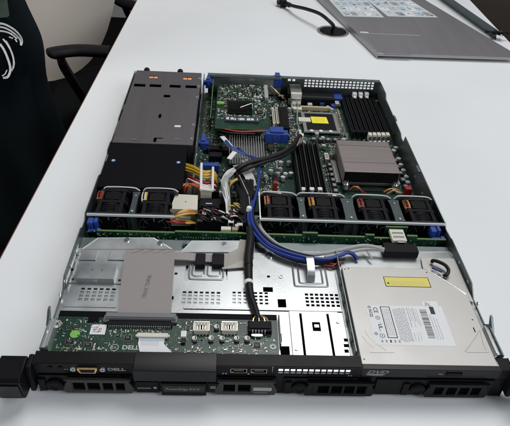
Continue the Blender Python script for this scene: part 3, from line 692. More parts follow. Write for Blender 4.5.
# ---- fans
zc = 21
fan_x = [-191, -137, 15, 71, 134, 193]
def fan(cx):
    mb = MB(); w = 19.5; y0, y1 = 213, 262
    c = []
    # frame: two square flanges with round bore at the front, solid barrel behind
    n = 32
    ang = [2*math.pi*i/n+math.pi/n for i in range(n)]
    def sq(t):
        a, b = math.cos(t), math.sin(t); k = max(abs(a), abs(b)); return (a/k*w, b/k*w)
    def fl(ya, yb):
        vs = []
        for yy in (ya, yb):
            vs += [(cx+sq(t)[0], yy, zc+sq(t)[1]) for t in ang]+[(cx+17.8*math.cos(t), yy, zc+17.8*math.sin(t)) for t in ang]
        fs = []
        for i in range(n):
            j = (i+1) % n
            fs += [(i, j, n+j, n+i), (2*n+i, 3*n+i, 3*n+j, 2*n+j), (i, 2*n+i, 2*n+j, j), (n+i, n+j, 3*n+j, 3*n+i)]
        mb.add(vs, fs, 'black')
    fl(y0, y0+4); fl(y0+22, y0+27); fl(y1-4, y1)
    mb.ring((cx, y0+4.02, zc), 17.6, 19.3, 17.9, 'black', 'y', 32); mb.ring((cx, y0+27.02, zc), 17.6, 19.3, 17.9, 'black', 'y', 32)
    for k in (-13, 13): mb.box(cx+k-2.4, cx+k+2.4, y0+4, y1-4, zc+15, zc+19.2, 'black')
    for k in range(4): mb.box(cx-8, cx+8, y0+7+k*3.4, y0+8.2+k*3.4, zc+19, zc+19.9, 'bezel')
    mb.box(cx-9, cx+9, y0+28, y1-6, zc+19.1, zc+19.9, 'bezel')
    f = mb.build('cooling_fan', srv, bevel=.35)
    mb = MB(); mb.cyl((cx, y0-.6, zc), 9.2, 3, 'bezel', 'y', 24)
    for k in range(4):
        a0 = math.radians(45+90*k)
        mb.tube([(cx+9*math.cos(a0+.25), y0+.5, zc+9*math.sin(a0+.25)), (cx+13.5*math.cos(a0+.1), y0+.5, zc+13.5*math.sin(a0+.1)), (cx+18.6*math.cos(a0), y0+.5, zc+18.6*math.sin(a0))], .95, 'divider', 6, 4)
    mb.ring((cx, y0-.2, zc), 13.1, 13.9, .8, 'divider', 'y', 32); mb.ring((cx, y0-.2, zc), 17.6, 18.6, .8, 'divider', 'y', 32)
    for k in range(4):
        a0 = math.radians(90*k); mb.tube([(cx+9*math.cos(a0), y0+.1, zc+9*math.sin(a0)), (cx+18.4*math.cos(a0), y0+.1, zc+18.4*math.sin(a0))], .6, 'solder' if k == 1 else 'divider', 6, 1)
    mb.build('finger_guard', f)
    mb = MB(); mb.cyl((cx, y0+5, zc), 8.6, 14, 'chip', 'y', 24)
    for k in range(7):
        a0 = 2*math.pi*k/7; vs = []
        for (r, yy, da) in ((8.4, y0+6, -.1), (17, y0+5.5, .12), (17, y0+16, .75), (8.4, y0+17, .55)):
            vs.append((cx+r*math.cos(a0+da), yy, zc+r*math.sin(a0+da)))
        vs += [(v[0]+.4, v[1]+.9, v[2]) for v in vs]
        mb.add(vs, [(0, 1, 2, 3), (7, 6, 5, 4), (0, 4, 5, 1), (1, 5, 6, 2), (2, 6, 7, 3), (3, 7, 4, 0)], 'chip')
    mb.build('rotor', f)
    return f
for i, cx in enumerate(fan_x):
    f = fan(cx)
    col = ['red', 'cream', 'orange', 'orange', 'red', 'red'][i]
    px, py = cx-15.5, 250
    m = MB()
    m.box(px-3.2, px+3.2, py-8, py+7, 38, 40.9, 'cream' if col == 'cream' else 'tan')
    for k, cc in enumerate((col, 'black', col if col != 'cream' else 'white', 'yellow' if i % 2 else 'red')):
        x = px-2.6+k*1.7; m.tube([(x, py+6, 41), (x, py, 42.4), (x+.4, py-6, 41.4), (x+1, py-9, 38)], .75, cc, 6, 4)
    m.build('fan_lead', f)
# bracket bars, dividers, rear wavy edge
m = MB()
m.box(-214.5, -112, 208.6, 210.2, 39.6, 42.4, 'painted_shine'); m.box(-214.5, -112, 210.25, 212.6, 41, 42.2, 'divider')
m.box(-9, 216, 208.6, 210.2, 39.6, 42.4, 'painted_shine'); m.box(-9, 216, 210.25, 212.6, 41, 42.2, 'divider')
m.box(-10.6, -9.1, 208.6, 264, 39.6, 42.4, 'painted_shine')
for x in (-214.5, -163, -12, 42, 105, 160): m.box(x, x+1.4, 209, 212, 3, 39.5, 'divider')
def wave(x0, x1):
    xs = x0; pts = []
    m.tube([(x0, 263.5, 37.5), (x0+3, 263.8, 41.2), (x0+8, 264, 42.3), (x0+(x1-x0)*.55, 264.2, 42.4), (x1-6, 264, 41.5), (x1, 262.5, 38.8)], .85, 'painted_shine', 6, 5)
    m.prism([(x0, 4), (x1, 4), (x1, 38), (x0+8, 41.5), (x0, 37)], 263, 264, 'divider', 'y')
for a, b in ((-206, -160), (-156, -112), (-9, 38), (38, 100), (110, 160), (165, 214)): wave(a, b)
m.build('fan_bracket', srv)
def divider(x0, x1):
    mb = MB(); c = (x0+x1)/2
    mb.prism([(x0, 213), (x1, 213), (x1-1.5, 225), (x1-1.5, 250), (x1, 262), (x0, 262), (x0+1.5, 250), (x0+1.5, 225)], 6, 37.5, 'divider')
    mb.cyl((c, 222, 37.5), 1.6, 1.5, 'solder', n=12); mb.cyl((c, 254, 37.5), 1.2, 1, 'steel', n=12)
    mb.build('fan_divider', srv, bevel=.8)
for a, b in ((-169, -159), (37.5, 49), (94, 111.5), (156, 171)): divider(a, b)
# blue latches at the ends of the fan bracket
def bluelatch(x, y, z, s=1, name='release_latch'):
    mb = MB(); mb.box(x-6, x+1, y-2, y+9, z-12, z+1, 'blue'); mb.box(x+1.6, x+6, y-1, y+8, z-11, z+1.8, 'blue'); mb.box(x-5, x+9, y-9, y-2.3, z-15, z-7, 'blue'); mb.cyl((x+8, y-5.5, z-10), 3, 5, 'blue', n=14)
    return mb.build(name, srv, bevel=1.2, seg=3, label='blue plastic latch')
bluelatch(-207, 200, 37); bluelatch(203, 201, 38)
# usb stick module and its black plug above the backplane
a = P(383, 245, 39); b = P(419, 252, 39)
m = MB(); m.box(a.x, b.x, 160, 174, 30, 39.5, 'black'); m.box(a.x+2, b.x-5, 174.1, 180, 28, 36, 'black'); m.build('drive_cable_plug', srv, bevel=.8)
m = MB(); m.box(145, 162, 180, 201, 34.5, 39, 'cream'); m.box(147, 160, 184, 188, 39.05, 39.6, 'chrome'); m.box(147, 160, 191, 195, 39.05, 39.6, 'chrome'); m.box(150, 158, 176, 179.9, 36, 40, 'chrome'); m.build('cable_clamp', srv, bevel=.5, label='cream and chrome clamp')
m = MB(); m.prism([(141, 22), (168, 22), (168, 41), (141, 41)], 202, 203.2, 'pcb', 'y'); m.box(141, 168, 201.7, 203.5, 41, 41.6, 'pcb_edge'); m.build('small_board', srv)
# ---- power supply
m = MB(); px0, px1, py0, py1 = -214, -101, 372, 612
hs = []
def sl(u0, v0, u1, v1):
    a = P(u0, v0, 41); b = P(u1, v1, 41); hs.append((round(a.x, 2), round(b.x, 2), round(b.y, 2), round(a.y, 2)))
for u0, u1 in ((134.5, 145), (150, 161), (170, 180.5), (185.8, 196.5)): sl(u0, 83.6+(u0-134)*.03, u1, 86.8+(u0-134)*.03)
sl(164, 94.7, 170, 97.5); sl(149.5, 75.5, 157.5, 78.3); sl(183.5, 76.8, 191.5, 79.8)
sl(159, 114, 160.8, 118); sl(154, 137.5, 156, 142); sl(155.9, 137.6, 163, 138.8)
m.plate(px0, px1, py0, py1, 40.2, 41, hs, 'psu_steel_dim')
m.box(px0, px0+1, py0, py1, 2, 40.18, 'psu_steel_dim'); m.box(px1-1, px1, py0, py1, 2, 40.18, 'psu_steel_dim'); m.box(px0+1.02, px1-1.02, py1-1, py1, 2, 40.18, 'psu_steel_dim'); m.box(px0+1.02, px1-1.02, py0, py0+1, 2, 40.18, 'psu_steel_dim')
psu = m.build('power_supply', srv)
m = MB(); m.box(px0+1.5, px1-1.5, py0+1.5, py1-1.5, 3, 34, 'hole_shade'); m.build('inner_housing', psu)
for u0, v0, u1, v1 in ((149.5, 75.5, 157.5, 78.3), (183.5, 76.8, 191.5, 79.8)):
    a = P(u0, v0, 41); b = P(u1, v1, 41); m = MB(); c = (a.x+b.x)/2
    m.box(a.x, c-.6, b.y, a.y, 38.3, 39.4, 'peach'); m.box(c+.6, b.x, b.y, a.y, 38.3, 39.4, 'peach'); m.build('orange_light_patch', psu, label='peach patch painted for the orange light in a slot')  # peach colour paints the orange light seen through the slots
a = P(178, 126.3, 41); m = MB(); m.box(a.x-5, a.x+4, a.y-2.5, a.y+2.5, 41.02, 41.25, 'label_white'); m.build('pale_patch', psu)  # white patch painted where the cover has a bright opening
m = MB(); 
for u, v in ((134.5, 139.5), (178, 139.2)):
    a = P(u, v, 41); m.prism([(a.x-5, a.y-2), (a.x+5, a.y-2.5), (a.x+2, a.y+1), (a.x-4, a.y+2)], 41.02, 41.9, 'chrome')
for y in (390, 430, 520, 560, 590): m.cyl((px1-3, y, 41.02), 1.5, .5, 'solder', n=12); m.box(px1-1, px1+.4, y-6, y+6, 38, 41.6, 'chrome')
m.box(px0-.6, px0+2, py0+20, py0+60, 41.02, 41.6, 'psu_steel_dim'); m.build('cover_tab', psu, bevel=.2)
for x in (-199, -140):
    m = MB(); m.cyl((x, 613, 34), 2.6, 8, 'black', 'y', 16); m.cyl((x, 621, 34), 5.2, 10, 'black', 'y', 20); m.build('thumb_screw', psu, bevel=.8)
m = MB(); m.prism([(272, 37), (300, 39.4), (371, 40.2), (371, 39.2), (300, 38.4), (272, 36)], -214.5, -108, 'black_sheet', 'x')
m.box(-214.5, -108, 270.6, 271.8, 8, 37.2, 'black_sheet'); m.box(-109, -107.9, 272, 371, 8, 38.2, 'black_sheet')
duct = m.build('air_duct', srv)
for u, v in ((113.5, 161), (178.5, 163)):
    a = P(u, v, 40); m = MB(); m.cyl((a.x, a.y, 39.4), 3, 1.6, 'blue', n=18); m.cyl((a.x, a.y, 41), 2.2, .3, 'paper_blue', n=18); m.build('push_rivet', duct)
# partition next to the PSU
m = MB(); m.prism([(285, 6), (611, 6), (611, 40.5), (560, 40.5), (556, 35), (520, 35), (515, 40.5), (470, 40.5), (466, 34), (430, 34), (425, 38), (372, 38), (365, 30), (285, 30)], -97, -95.8, 'steel_shaded', 'x')
for y in (440, 500, 545): m.box(-98.5, -97.05, y, y+20, 20, 24, 'chrome')
m.tube([(-95, 300, 31), (-95, 365, 31), (-95, 372, 38.5), (-95, 425, 38.5)], .7, 'chrome', 6, 2)
m.build('partition', srv)
# ---- motherboard
MZ = 6
m = MB(); m.box(-95, 213, 268, 608, MZ-1.6, MZ, 'pcb'); mb_ = m.build('motherboard', srv)
av = [(108, 200, 300, 420), (60, 132, 465, 545), (142, 210, 465, 600), (28, 80, 285, 430), (-50, 2, 365, 432), (-75, 12, 465, 600)]
m = MB(); smd(m, -92, 211, 290, 604, MZ, 1900, av, big=1.4, sn=420, pal=('tan', 'solder', 'chip', 'chip', 'silk', 'solder', 'cream', 'tan'))
smd(m, 132, 143, 440, 600, MZ, 60, (), big=1.1, sn=20); smd(m, 197, 212, 300, 600, MZ, 160, (), big=1.5, pal=('solder', 'silk', 'chip', 'cream'), sn=20)
smd(m, 0, 60, 440, 600, MZ, 200, (), big=1.7, pal=('solder', 'silk', 'chip', 'cream', 'tan')); smd(m, 130, 145, 300, 470, MZ, 40, av[:1], big=1.2)
m.build('surface_components', mb_, kind='stuff')
for (x, y, w, d) in ((20, 345, 14, 14), (-10, 340, 9, 9), (70, 560, 10, 10), (92, 575, 12, 8), (100, 450, 8, 8), (92, 430, 6, 6), (16, 450, 12, 12), (38, 520, 9, 9), (100, 350, 8, 14), (-70, 440, 12, 12), (-60, 350, 16, 16), (115, 585, 8, 12)):
    qfp('chip', mb_, x, y, MZ, w, d, 1.6)
# electrolytic capacitors
for u, v in ((281, 161.5), (289, 161.3), (280.5, 168), (278, 172.5), (285.5, 173), (291, 172.5), (283, 176.5), (266, 176), (271, 170)):
    a = P(u, v, MZ+8); cap(mb_, a.x, a.y, MZ, 3.3, 6.5)
for u, v in ((396, 147), (394, 150), (401, 164), (403.5, 169.5), (406.5, 176), (408, 181.5), (399, 158)):
    a = P(u, v, MZ+9); cap(mb_, a.x, a.y, MZ, 3.4, 7.5, 'painted_shine' if v < 168 else 'paper_blue')
for u, v in ((323, 137), (324, 145), (317, 133)):
    a = P(u, v, MZ+8); cap(mb_, a.x, a.y, MZ, 3.3, 6.5)
for k in range(7):
    for (x, y) in ((100-k*0, 436-k*0),): pass
def block(x, y, w, d, h, mat, nm='inductor'):
    q = MB(); q.box(x-w/2, x+w/2, y-d/2, y+d/2, MZ+.1, MZ+h, mat); q.box(x-w*.3, x+w*.3, y-d*.3, y+d*.3, MZ+h+.02, MZ+h+.1, 'ink_grey'); return q.build(nm, mb_, bevel=.7)
for k in range(5): block(84+k*11.5, 452, 8, 8, 6, 'dark_grey' if k % 2 else 'divider')
for k in range(6): block(100.5, 316+k*13, 7, 9, 5, 'dark_grey')
for k in range(5): block(203, 330+k*17, 8, 9, 6, 'divider' if k % 2 else 'dark_grey')
for k in range(4): block(-84+k*13, 330, 9, 8, 5, 'divider')
for x, y, w, d, h, c in ((12, 300, 22, 7, 8, 'cream'), (-20, 300, 16, 6, 9, 'black'), (15, 440, 8, 22, 7, 'beige'), (40, 590, 14, 9, 9, 'black'), (60, 560, 7, 18, 6, 'white'), (138, 575, 6, 10, 8, 'cream'), (100, 560, 24, 5, 5, 'black'), (-84, 420, 8, 26, 8, 'black'), (-84, 300, 10, 20, 9, 'white'), (98, 400, 6, 18, 7, 'cream')): block(x, y, w, d, h, c, 'board_connector')
for (x, y) in ((20, 520), (28, 500), (22, 480), (52, 548), (60, 452), (66, 440), (120, 560), (126, 552), (132, 452), (138, 440), (138, 428), (96, 300), (88, 292), (-60, 300), (-50, 300), (-40, 300)): cap(mb_, x, y, MZ, 3.1, 6)
m = MB()
def row(x0, y0, dx, dy, n, w, d, c):
    for k in range(n):
        x, y = x0+dx*k, y0+dy*k
        m.box(x-w/2, x+w/2, y-d/2, y+d/2, MZ+.03, MZ+1.3, c); e = .5
        if w >= d: m.box(x-w/2-e, x-w/2-.02, y-d/2, y+d/2, MZ+.03, MZ+1.2, 'solder'); m.box(x+w/2+.02, x+w/2+e, y-d/2, y+d/2, MZ+.03, MZ+1.2, 'solder')
        else: m.box(x-w/2, x+w/2, y-d/2-e, y-d/2-.02, MZ+.03, MZ+1.2, 'solder'); m.box(x-w/2, x+w/2, y+d/2+.02, y+d/2+e, MZ+.03, MZ+1.2, 'solder')
for a_ in ((134, 480, 0, 4, 28, 2.4, 1.2, 'tan'), (138.5, 482, 0, 5, 22, 2.0, 1.2, 'cream'), (84, 462, 3.2, 0, 14, 1.2, 2.4, 'tan'), (88, 300, 0, 4, 30, 2.4, 1.2, 'tan'), (94, 302, 0, 6, 18, 2.2, 1.4, 'chip'), (22, 372, 0, 3.6, 16, 2.2, 1.2, 'cream'), (-50, 438, 3.4, 0, 15, 1.2, 2.2, 'tan'), (30, 586, 4, 0, 9, 1.2, 2.4, 'cream'), (205, 480, 0, 5, 22, 2.6, 1.6, 'silk'), (-90, 460, 0, 4.5, 26, 2.4, 1.3, 'tan'), (-30, 318, 3.4, 0, 12, 1.2, 2.2, 'silk'), (114, 424, 4, 0, 16, 1.4, 2.4, 'tan')): row(*a_)
m.build('component_rows', mb_, kind='stuff')
# chipset sink with fins
m = MB(); x0, x1, y0, y1 = PX(229, 150, 16), PX(264, 150, 16), PYv(247, 161, 16), PYv(247, 138, 16)
m.box(x0, x1, y0, y1, MZ+2, MZ+5, 'fin')
n = 15
for i in range(n):
    x = x0+.8+i*(x1-x0-1.6)/(n-1); m.box(x-.6, x+.6, y0+.3, y1-.3, MZ+5.02, MZ+15, 'fin')
m.build('chipset_heat_sink', mb_, bevel=.15)
# main heat sink
hz = 34
m = MB(); x0, x1, y0, y1 = 112, 189, 329, 412
m.box(x0, x1, y0, y1, hz-1.4, hz, 'sink')
m.box(x0+2, x1-2, y0+2, y1-2, MZ+4, MZ+8, 'sink')
n = 34
for i in range(n):
    x = x0+1+i*(x1-x0-2)/(n-1); m.box(x-.35, x+.35, y0+2.5, y1-2.5, MZ+8.02, hz-1.42, 'dark_grey')
m.box(x0-9, x0-.5, y0+8, y1-8, MZ+1, MZ+4, 'fin'); m.box(x1+.5, x1+8, y0+8, y1-8, MZ+1, MZ+4, 'fin')
m.box(x0-1, x0-.05, y0, y1, MZ+8, hz-.2, 'sink'); m.box(x1+.05, x1+1, y0, y1, MZ+8, hz-.2, 'sink')
hs_ = m.build('heat_sink', mb_, bevel=.3)
m = MB(); m.tube([(x0+1, y0+24, hz), (x1-1, y0+24, hz)], .3, 'dark_grey', 6, 1); m.build('pressed_line', hs_); m = MB(); m.tube([(x0+1, y1-14, hz), (x1-1, y1-14, hz)], .3, 'dark_grey', 6, 1); m.build('pressed_line', hs_)
for x, y in ((x0+3, y0-6), (x1-4, y0-5), (x0-5, y1-10), (x1+5, y1-6)):
    m = MB(); m.cyl((x, y, MZ+3), 3.6, 8, 'solder', n=16); m.cyl((x, y, MZ+11.05), 5.2, 1.6, 'chrome', n=20); m.cyl((x, y, MZ+12.7), 3.2, 3, 'chrome', n=16); m.cyl((x, y, MZ+15.72), 1.5, .1, 'hole_shade', n=10); m.build('spring_screw', hs_, bevel=.3)
m = MB(); m.box(x0+4, x1-4, y0-9, y0-2.5, MZ+.1, MZ+3, 'dark_grey'); m.build('mount_bar', hs_)
# socket with yellow protective sticker
x0, x1, y0, y1 = 74, 128, 476, 540
m = MB(); m.box(x0, x1, y0, y1, MZ+.1, MZ+2.5, 'black');
for (a, b, c, d) in ((x0-3, x0+3, y0-2, y1+2), (x1-3, x1+3, y0-2, y1+2), (x0+3.05, x1-3.05, y1-4, y1+2), (x0+3.05, x1-3.05, y0-2, y0+5)): m.box(a, b, c, d, MZ+2.6, MZ+4.6, 'fin')
sk = m.build('processor_socket', mb_, bevel=.4)
m = MB(); m.box(x0+3.2, x1-3.2, y0+5.3, y1-4.2, MZ+2.6, MZ+5.2, 'gloss_black'); m.build('socket_cover', sk, bevel=.5)
a = P(310.5, 116.3, MZ+6); b = P(328.5, 123.3, MZ+6); m = MB(); m.prism([(a.x, a.y), (b.x-1, a.y), (b.x+.5, b.y), (a.x+1, b.y)], MZ+5.22, MZ+5.5, 'label_yellow')
for k in range(3): m.box(a.x+5, b.x-5, b.y+5+k*5, b.y+5.6+k*5, MZ+5.5, MZ+5.53, 'tan')
m.build('protective_sticker', sk, label='bright yellow sticker')
m = MB(); m.tube([(x0-4, y0-5, MZ+6), (x0+2, y0-6, MZ+6.5), (x1+8, y0-6, MZ+6.5), (x1+10, y0-4, MZ+6), (x1+10, y0+30, MZ+6)], 1.1, 'chrome', 8, 3)
for x in (x0+9, x0+24, x0+40): m.cyl((x, y0-1, MZ+4.7), 3, 2.5, 'white', n=14)
m.build('retention_lever', sk)
# memory slots, right bank
def dimm(x, y0, y1, fill=False, name='memory_slot'):
    mb = MB(); mb.box(x-2.8, x+2.8, y0, y1, MZ+.1, MZ+9, 'black'); mb.box(x-.7, x+.7, y0+4, y1-4, MZ+9.02, MZ+9.2, 'hole_shade')
    mb.box(x-2.4, x+2.4, y0-1.5, y0+4, MZ+9.25, MZ+13.5, 'black')
    return mb.build(name, mb_, bevel=.4)
for i in range(8):
    x = 150+i*8; s = dimm(x, 466, 596)
    if i in (1, 3, 5):
        pass
for u in (354.5, 360.5, 366.5):
    a = P(u, 95, MZ+12); m = MB(); m.box(a.x-3.6, a.x+3.6, a.y-4, a.y+5, MZ+8, MZ+16, 'white'); m.box(a.x-2.6, a.x+2.6, a.y-9, a.y-4.1, MZ+9.3, MZ+12, 'white'); m.build('slot_latch', mb_, bevel=.7)
for i in range(5):
    a = P(370+i*4.4, 135.5, MZ+12); m = MB(); m.box(a.x-2.9, a.x+2.9, a.y-4, a.y+5, MZ+4, MZ+15, 'cream'); m.box(a.x-1.9, a.x+1.9, a.y-5.5, a.y-4.1, MZ+6, MZ+12, 'dark_grey'); m.cyl((a.x, a.y-9, MZ+.1), 3.2, 8, 'chrome', n=12); m.build('slot_latch', mb_, bevel=.5)
# middle bank
for i in range(6):
    xa = XU(294+i*5.4, 300, MZ+12); xb = XU(299+i*4.0, 425, MZ+12)
    m = MB(); x = (xa+xb)/2
    m.box(x-2.9, x+2.9, 290, 428, MZ+.1, MZ+11, 'black'); m.box(x-.9, x+.9, 294, 424, MZ+11.02, MZ+17+(i % 2)*2, 'chip' if i % 2 else 'dark_grey'); m.box(x-2.4, x+2.4, 287.5, 292.5, MZ+11.05, MZ+15, 'black'); m.build('memory_slot', mb_, bevel=.4)
for u in (304, 312, 320):
    a = P(u, 188.6, 24); m = MB(); m.box(a.x-3.2, a.x+3.2, a.y-3, a.y+3, MZ+10, 24.5, 'white'); m.build('slot_latch', mb_, bevel=.7)
a = P(301.5, 135, 26); m = MB(); m.box(a.x-3.5, a.x+3.5, a.y-3, a.y+4, MZ, 27, 'white'); m.box(a.x-2, a.x+2, a.y+4.1, a.y+24, MZ+8, 22, 'cream'); m.build('power_plug', mb_, bevel=.6)
# green led blob
a = P(324.5, 166.5, MZ); m = MB(); m.cyl((a.x, a.y, MZ+.05), 3, .25, 'label_green', n=20); m.build('round_sticker', mb_, label='small round green sticker')
# rear ports
m = MB(); a = P(289, 79, 30); m.box(PX(289, 80, 30), PX(299, 80, 30), 566, 603, MZ+.1, 31, 'cream'); m.box(PX(289, 80, 30)+1, PX(299, 80, 30)-1, 560, 565.9, MZ+1, 26, 'chrome')
m.box(PX(289, 80, 30)-.6, PX(299, 80, 30)+.6, 570, 600, 31.05, 31.8, 'chrome'); m.build('serial_port', mb_, bevel=.5)
m = MB(); m.box(70, 134, 574, 603, MZ+.1, 19, 'black'); m.box(72, 132, 580, 584, 19.05, 19.5, 'dark_grey'); m.build('network_ports', mb_, bevel=.6)
m = MB(); m.box(50, 66, 572, 603, MZ+.1, 28, 'black'); m.box(51, 65, 570, 571.9, MZ+2, 20, 'solder'); m.build('usb_stack', mb_, bevel=.5)
m = MB(); m.box(134.5, 149, 584, 603, MZ+.1, 17, 'blue'); m.build('video_connector', mb_, bevel=.6)
for u, v in ((310, 104.5), (333.5, 105.5), (322, 103)):
    a = P(u, v, 12); m = MB(); m.box(a.x-4, a.x+4, a.y-3, a.y+5, MZ+.1, 13, 'paper_blue' if u < 320 else 'blue'); m.build('jumper_block', mb_, bevel=.5)
for u0, v0, u1, v1, c in ((298, 117.5, 311, 122, 'cream'), (300, 106, 331, 108.5, 'beige'), (293, 107, 302, 110, 'cream'), (333, 101, 341, 106, 'divider')):
    a = P(u0, v0, 12); b = P(u1, v1, 12); m = MB(); m.box(a.x, b.x, b.y, a.y, MZ+.1, 13, c); m.build('board_connector', mb_, bevel=.4)
# tan slot pair & black block between riser and socket
for u in (271.5, 275.2):
    a = P(u, 108, 18); b = P(u+1.3, 124, 18); m = MB(); m.box(a.x, a.x+4, b.y, a.y, MZ+.1, 19, 'cream'); m.box(a.x+1.5, a.x+2.5, b.y+4, a.y-4, 19.02, 19.1, 'hole_shade'); m.build('card_slot', mb_, bevel=.3)
a = P(278, 107, 22); b = P(290, 128, 22); m = MB(); m.box(a.x, b.x, b.y, a.y, MZ+.1, 22, 'black'); m.box(a.x+3, b.x-3, b.y+4, a.y-4, 22.05, 23, 'bezel'); m.build('riser_connector', mb_, bevel=.8)
# wavy braided lead at the socket's left
m = MB(); m.tube([tuple(P(299, 95, 14)), tuple(P(297, 120, 16)), tuple(P(299, 128, 18)), tuple(P(296, 134, 18)), tuple(P(299, 142, 20))], .8, 'grey_wire', 8, 6)
m.tube([tuple(P(271, 86, 34)), tuple(P(277, 92, 30)), tuple(P(284, 99, 22))], 1.1, 'gold', 8, 6); m.tube([tuple(P(268, 88, 34)), tuple(P(274, 95, 30)), tuple(P(280, 103, 22))], .9, 'cable_black', 8, 6); m.build('braided_lead', mb_)
# ---- raid card on the riser
rz = 29
x0, x1, y0, y1 = PX(216, 110, rz), PX(268, 110, rz), PYv(250, 129, rz), 598
m = MB(); m.box(x0, x1, y0, y1, rz-1.6, rz, 'pcb'); m.box(x0, x1, y0-.5, y0-.02, rz-1.5, rz-.1, 'pcb_edge'); card = m.build('controller_card', srv)
cxm = (x0+x1)/2
def cu(u, v): q = P(u, v, rz); return q.x, q.y
m = MB(); smd(m, x0+3, x1-3, y0+28, y1-4, rz, 420, [(cu(228, 0+115)[0], cu(255, 115)[0], cu(240, 115)[1], cu(240, 101)[1])], big=1.7, pal=('solder', 'silk', 'chip', 'cream', 'tan', 'chip', 'solder'), sn=60)
m.build('surface_components', card, kind='stuff')
a = cu(225, 118); b = cu(259, 123.5); m = MB(); m.box(a[0], b[0], b[1], a[1], rz+.1, rz+3.2, 'divider')
for k in range(22):
    t = a[0]+2+k*(b[0]-a[0]-5)/21; 
    if random.random() < .85: m.box(t, t+random.uniform(1, 2.4), b[1]+2+random.random()*2, a[1]-2-random.random()*3, rz+3.22, rz+3.3, 'label_white')
m.build('battery_label', card, label='silver strip with white printing')
a = cu(228, 102); b = cu(252, 115); m = MB(); m.box(a[0], b[0], b[1], a[1], rz+.1, rz+2.5, 'chip')
for k in range(13):
    t = a[0]+1+k*(b[0]-a[0]-2)/12; m.box(t-.5, t+.5, b[1]+1, a[1]-1, rz+2.52, rz+9, 'black')
m.build('card_heat_sink', card, bevel=.2)
m = MB(); p = cu(240, 113); q = cu(252, 110); m.tube([(p[0], p[1], rz+9.5), (q[0]-3, q[1]+2, rz+9.6), (q[0], q[1]+2, rz+9), (q[0]+.5, q[1]-10, rz+6)], .9, 'chrome', 8, 5); m.build('spring_clip', card)
for u, v, w, d in ((226, 86, 14, 12), (240, 92, 12, 10), (233, 97, 10, 9), (254, 92, 12, 12), (262, 100, 9, 14), (226, 97, 9, 9), (260, 113, 9, 9), (247, 86, 8, 8)):
    p = cu(u, v); qfp('chip', card, p[0], p[1], rz, w, d, 1.8)
for u, v in ((255, 98), (258, 98.5), (261, 99), (255.5, 102), (259, 102.5), (240, 95)):
    p = cu(u, v); m = MB(); m.cyl((p[0], p[1], rz+.1), 2.4, 3, 'silk', n=14); m.build('capacitor', card)
p = cu(220, 104); m = MB(); m.box(p[0]-5, p[0]+6, p[1]-4, p[1]+4, rz+.1, rz+3, 'label_green'); m.build('green_connector', card, bevel=.4)
p = cu(258, 82); m = MB(); m.box(p[0]-6, p[0]+6, p[1]-4, p[1]+6, rz+.1, rz+5, 'orange'); m.box(p[0]-3, p[0]+3, p[1]-4.2, p[1]-4.05, rz+1, rz+4, 'hole_shade'); m.build('orange_connector', card, bevel=.4)
m = MB(); m.box(cu(264, 92)[0], cu(267.5, 92)[0], cu(267, 101)[1], cu(264, 88)[1], rz+.1, rz+6, 'solder'); m.build('card_edge_socket', card)
m = MB(); m.prism([(470, 6), (600, 6), (600, 36), (470, 30)], PX(210.5, 110, 33), PX(210.5, 110, 33)+1.5, 'pcb_dark', 'x'); xr = PX(210.5, 110, 33); m.box(xr-.3, xr+1.8, 470, 600, 36.05, 36.6, 'pcb_edge') if False else None
m.tube([(xr+.75, 470, 30.2), (xr+.75, 600, 36.2)], .9, 'pcb_edge', 6, 1); m.build('riser_card', srv)
# blue retention clips of the riser
def blueclip(u, v, z, w, d, h):
    a = P(u, v, z); m = MB(); m.box(a.x-w/2, a.x+w/2, a.y-d/2, a.y+d/2, z-h, z, 'blue'); m.box(a.x-w*.3, a.x+w*.3, a.y-d*.3, a.y+d*.5+4, z+.05, z+3.2, 'blue'); m.box(a.x-w/2-3, a.x-w/2-.1, a.y-d*.3, a.y+d*.3, z-h*.7, z-h*.2, 'blue'); m.box(a.x+w/2+.1, a.x+w/2+3, a.y-d*.2, a.y+d*.4, z-h*.8, z-h*.3, 'blue')
    m.cyl((a.x, a.y-d/2-.2, z-h*.4), w*.18, -1.5, 'blue', 'y', 14)
    return m.build('riser_clip', srv, bevel=1.2, seg=3, label='blue plastic riser clip')
blueclip(208.5, 79.5, 41, 10, 12, 14); blueclip(277.5, 76.5, 41, 14, 12, 20); blueclip(277, 132, 34, 34, 14, 16); blueclip(203.5, 140, 38, 9, 18, 12)
m = MB(); a = P(209, 163.5, 22); m.box(a.x-10, a.x+14, a.y-2, a.y+6, MZ, 20, 'blue'); m.build('blue_socket', mb_, bevel=.6)
for k, (u, v) in enumerate(((216, 146), (216, 153), (226, 147))):
    a = P(u, v, 18); m = MB(); m.box(a.x-10, a.x+9, a.y-6, a.y+6, MZ+.1, 16, 'black'); m.build('board_connector', mb_, bevel=.5)
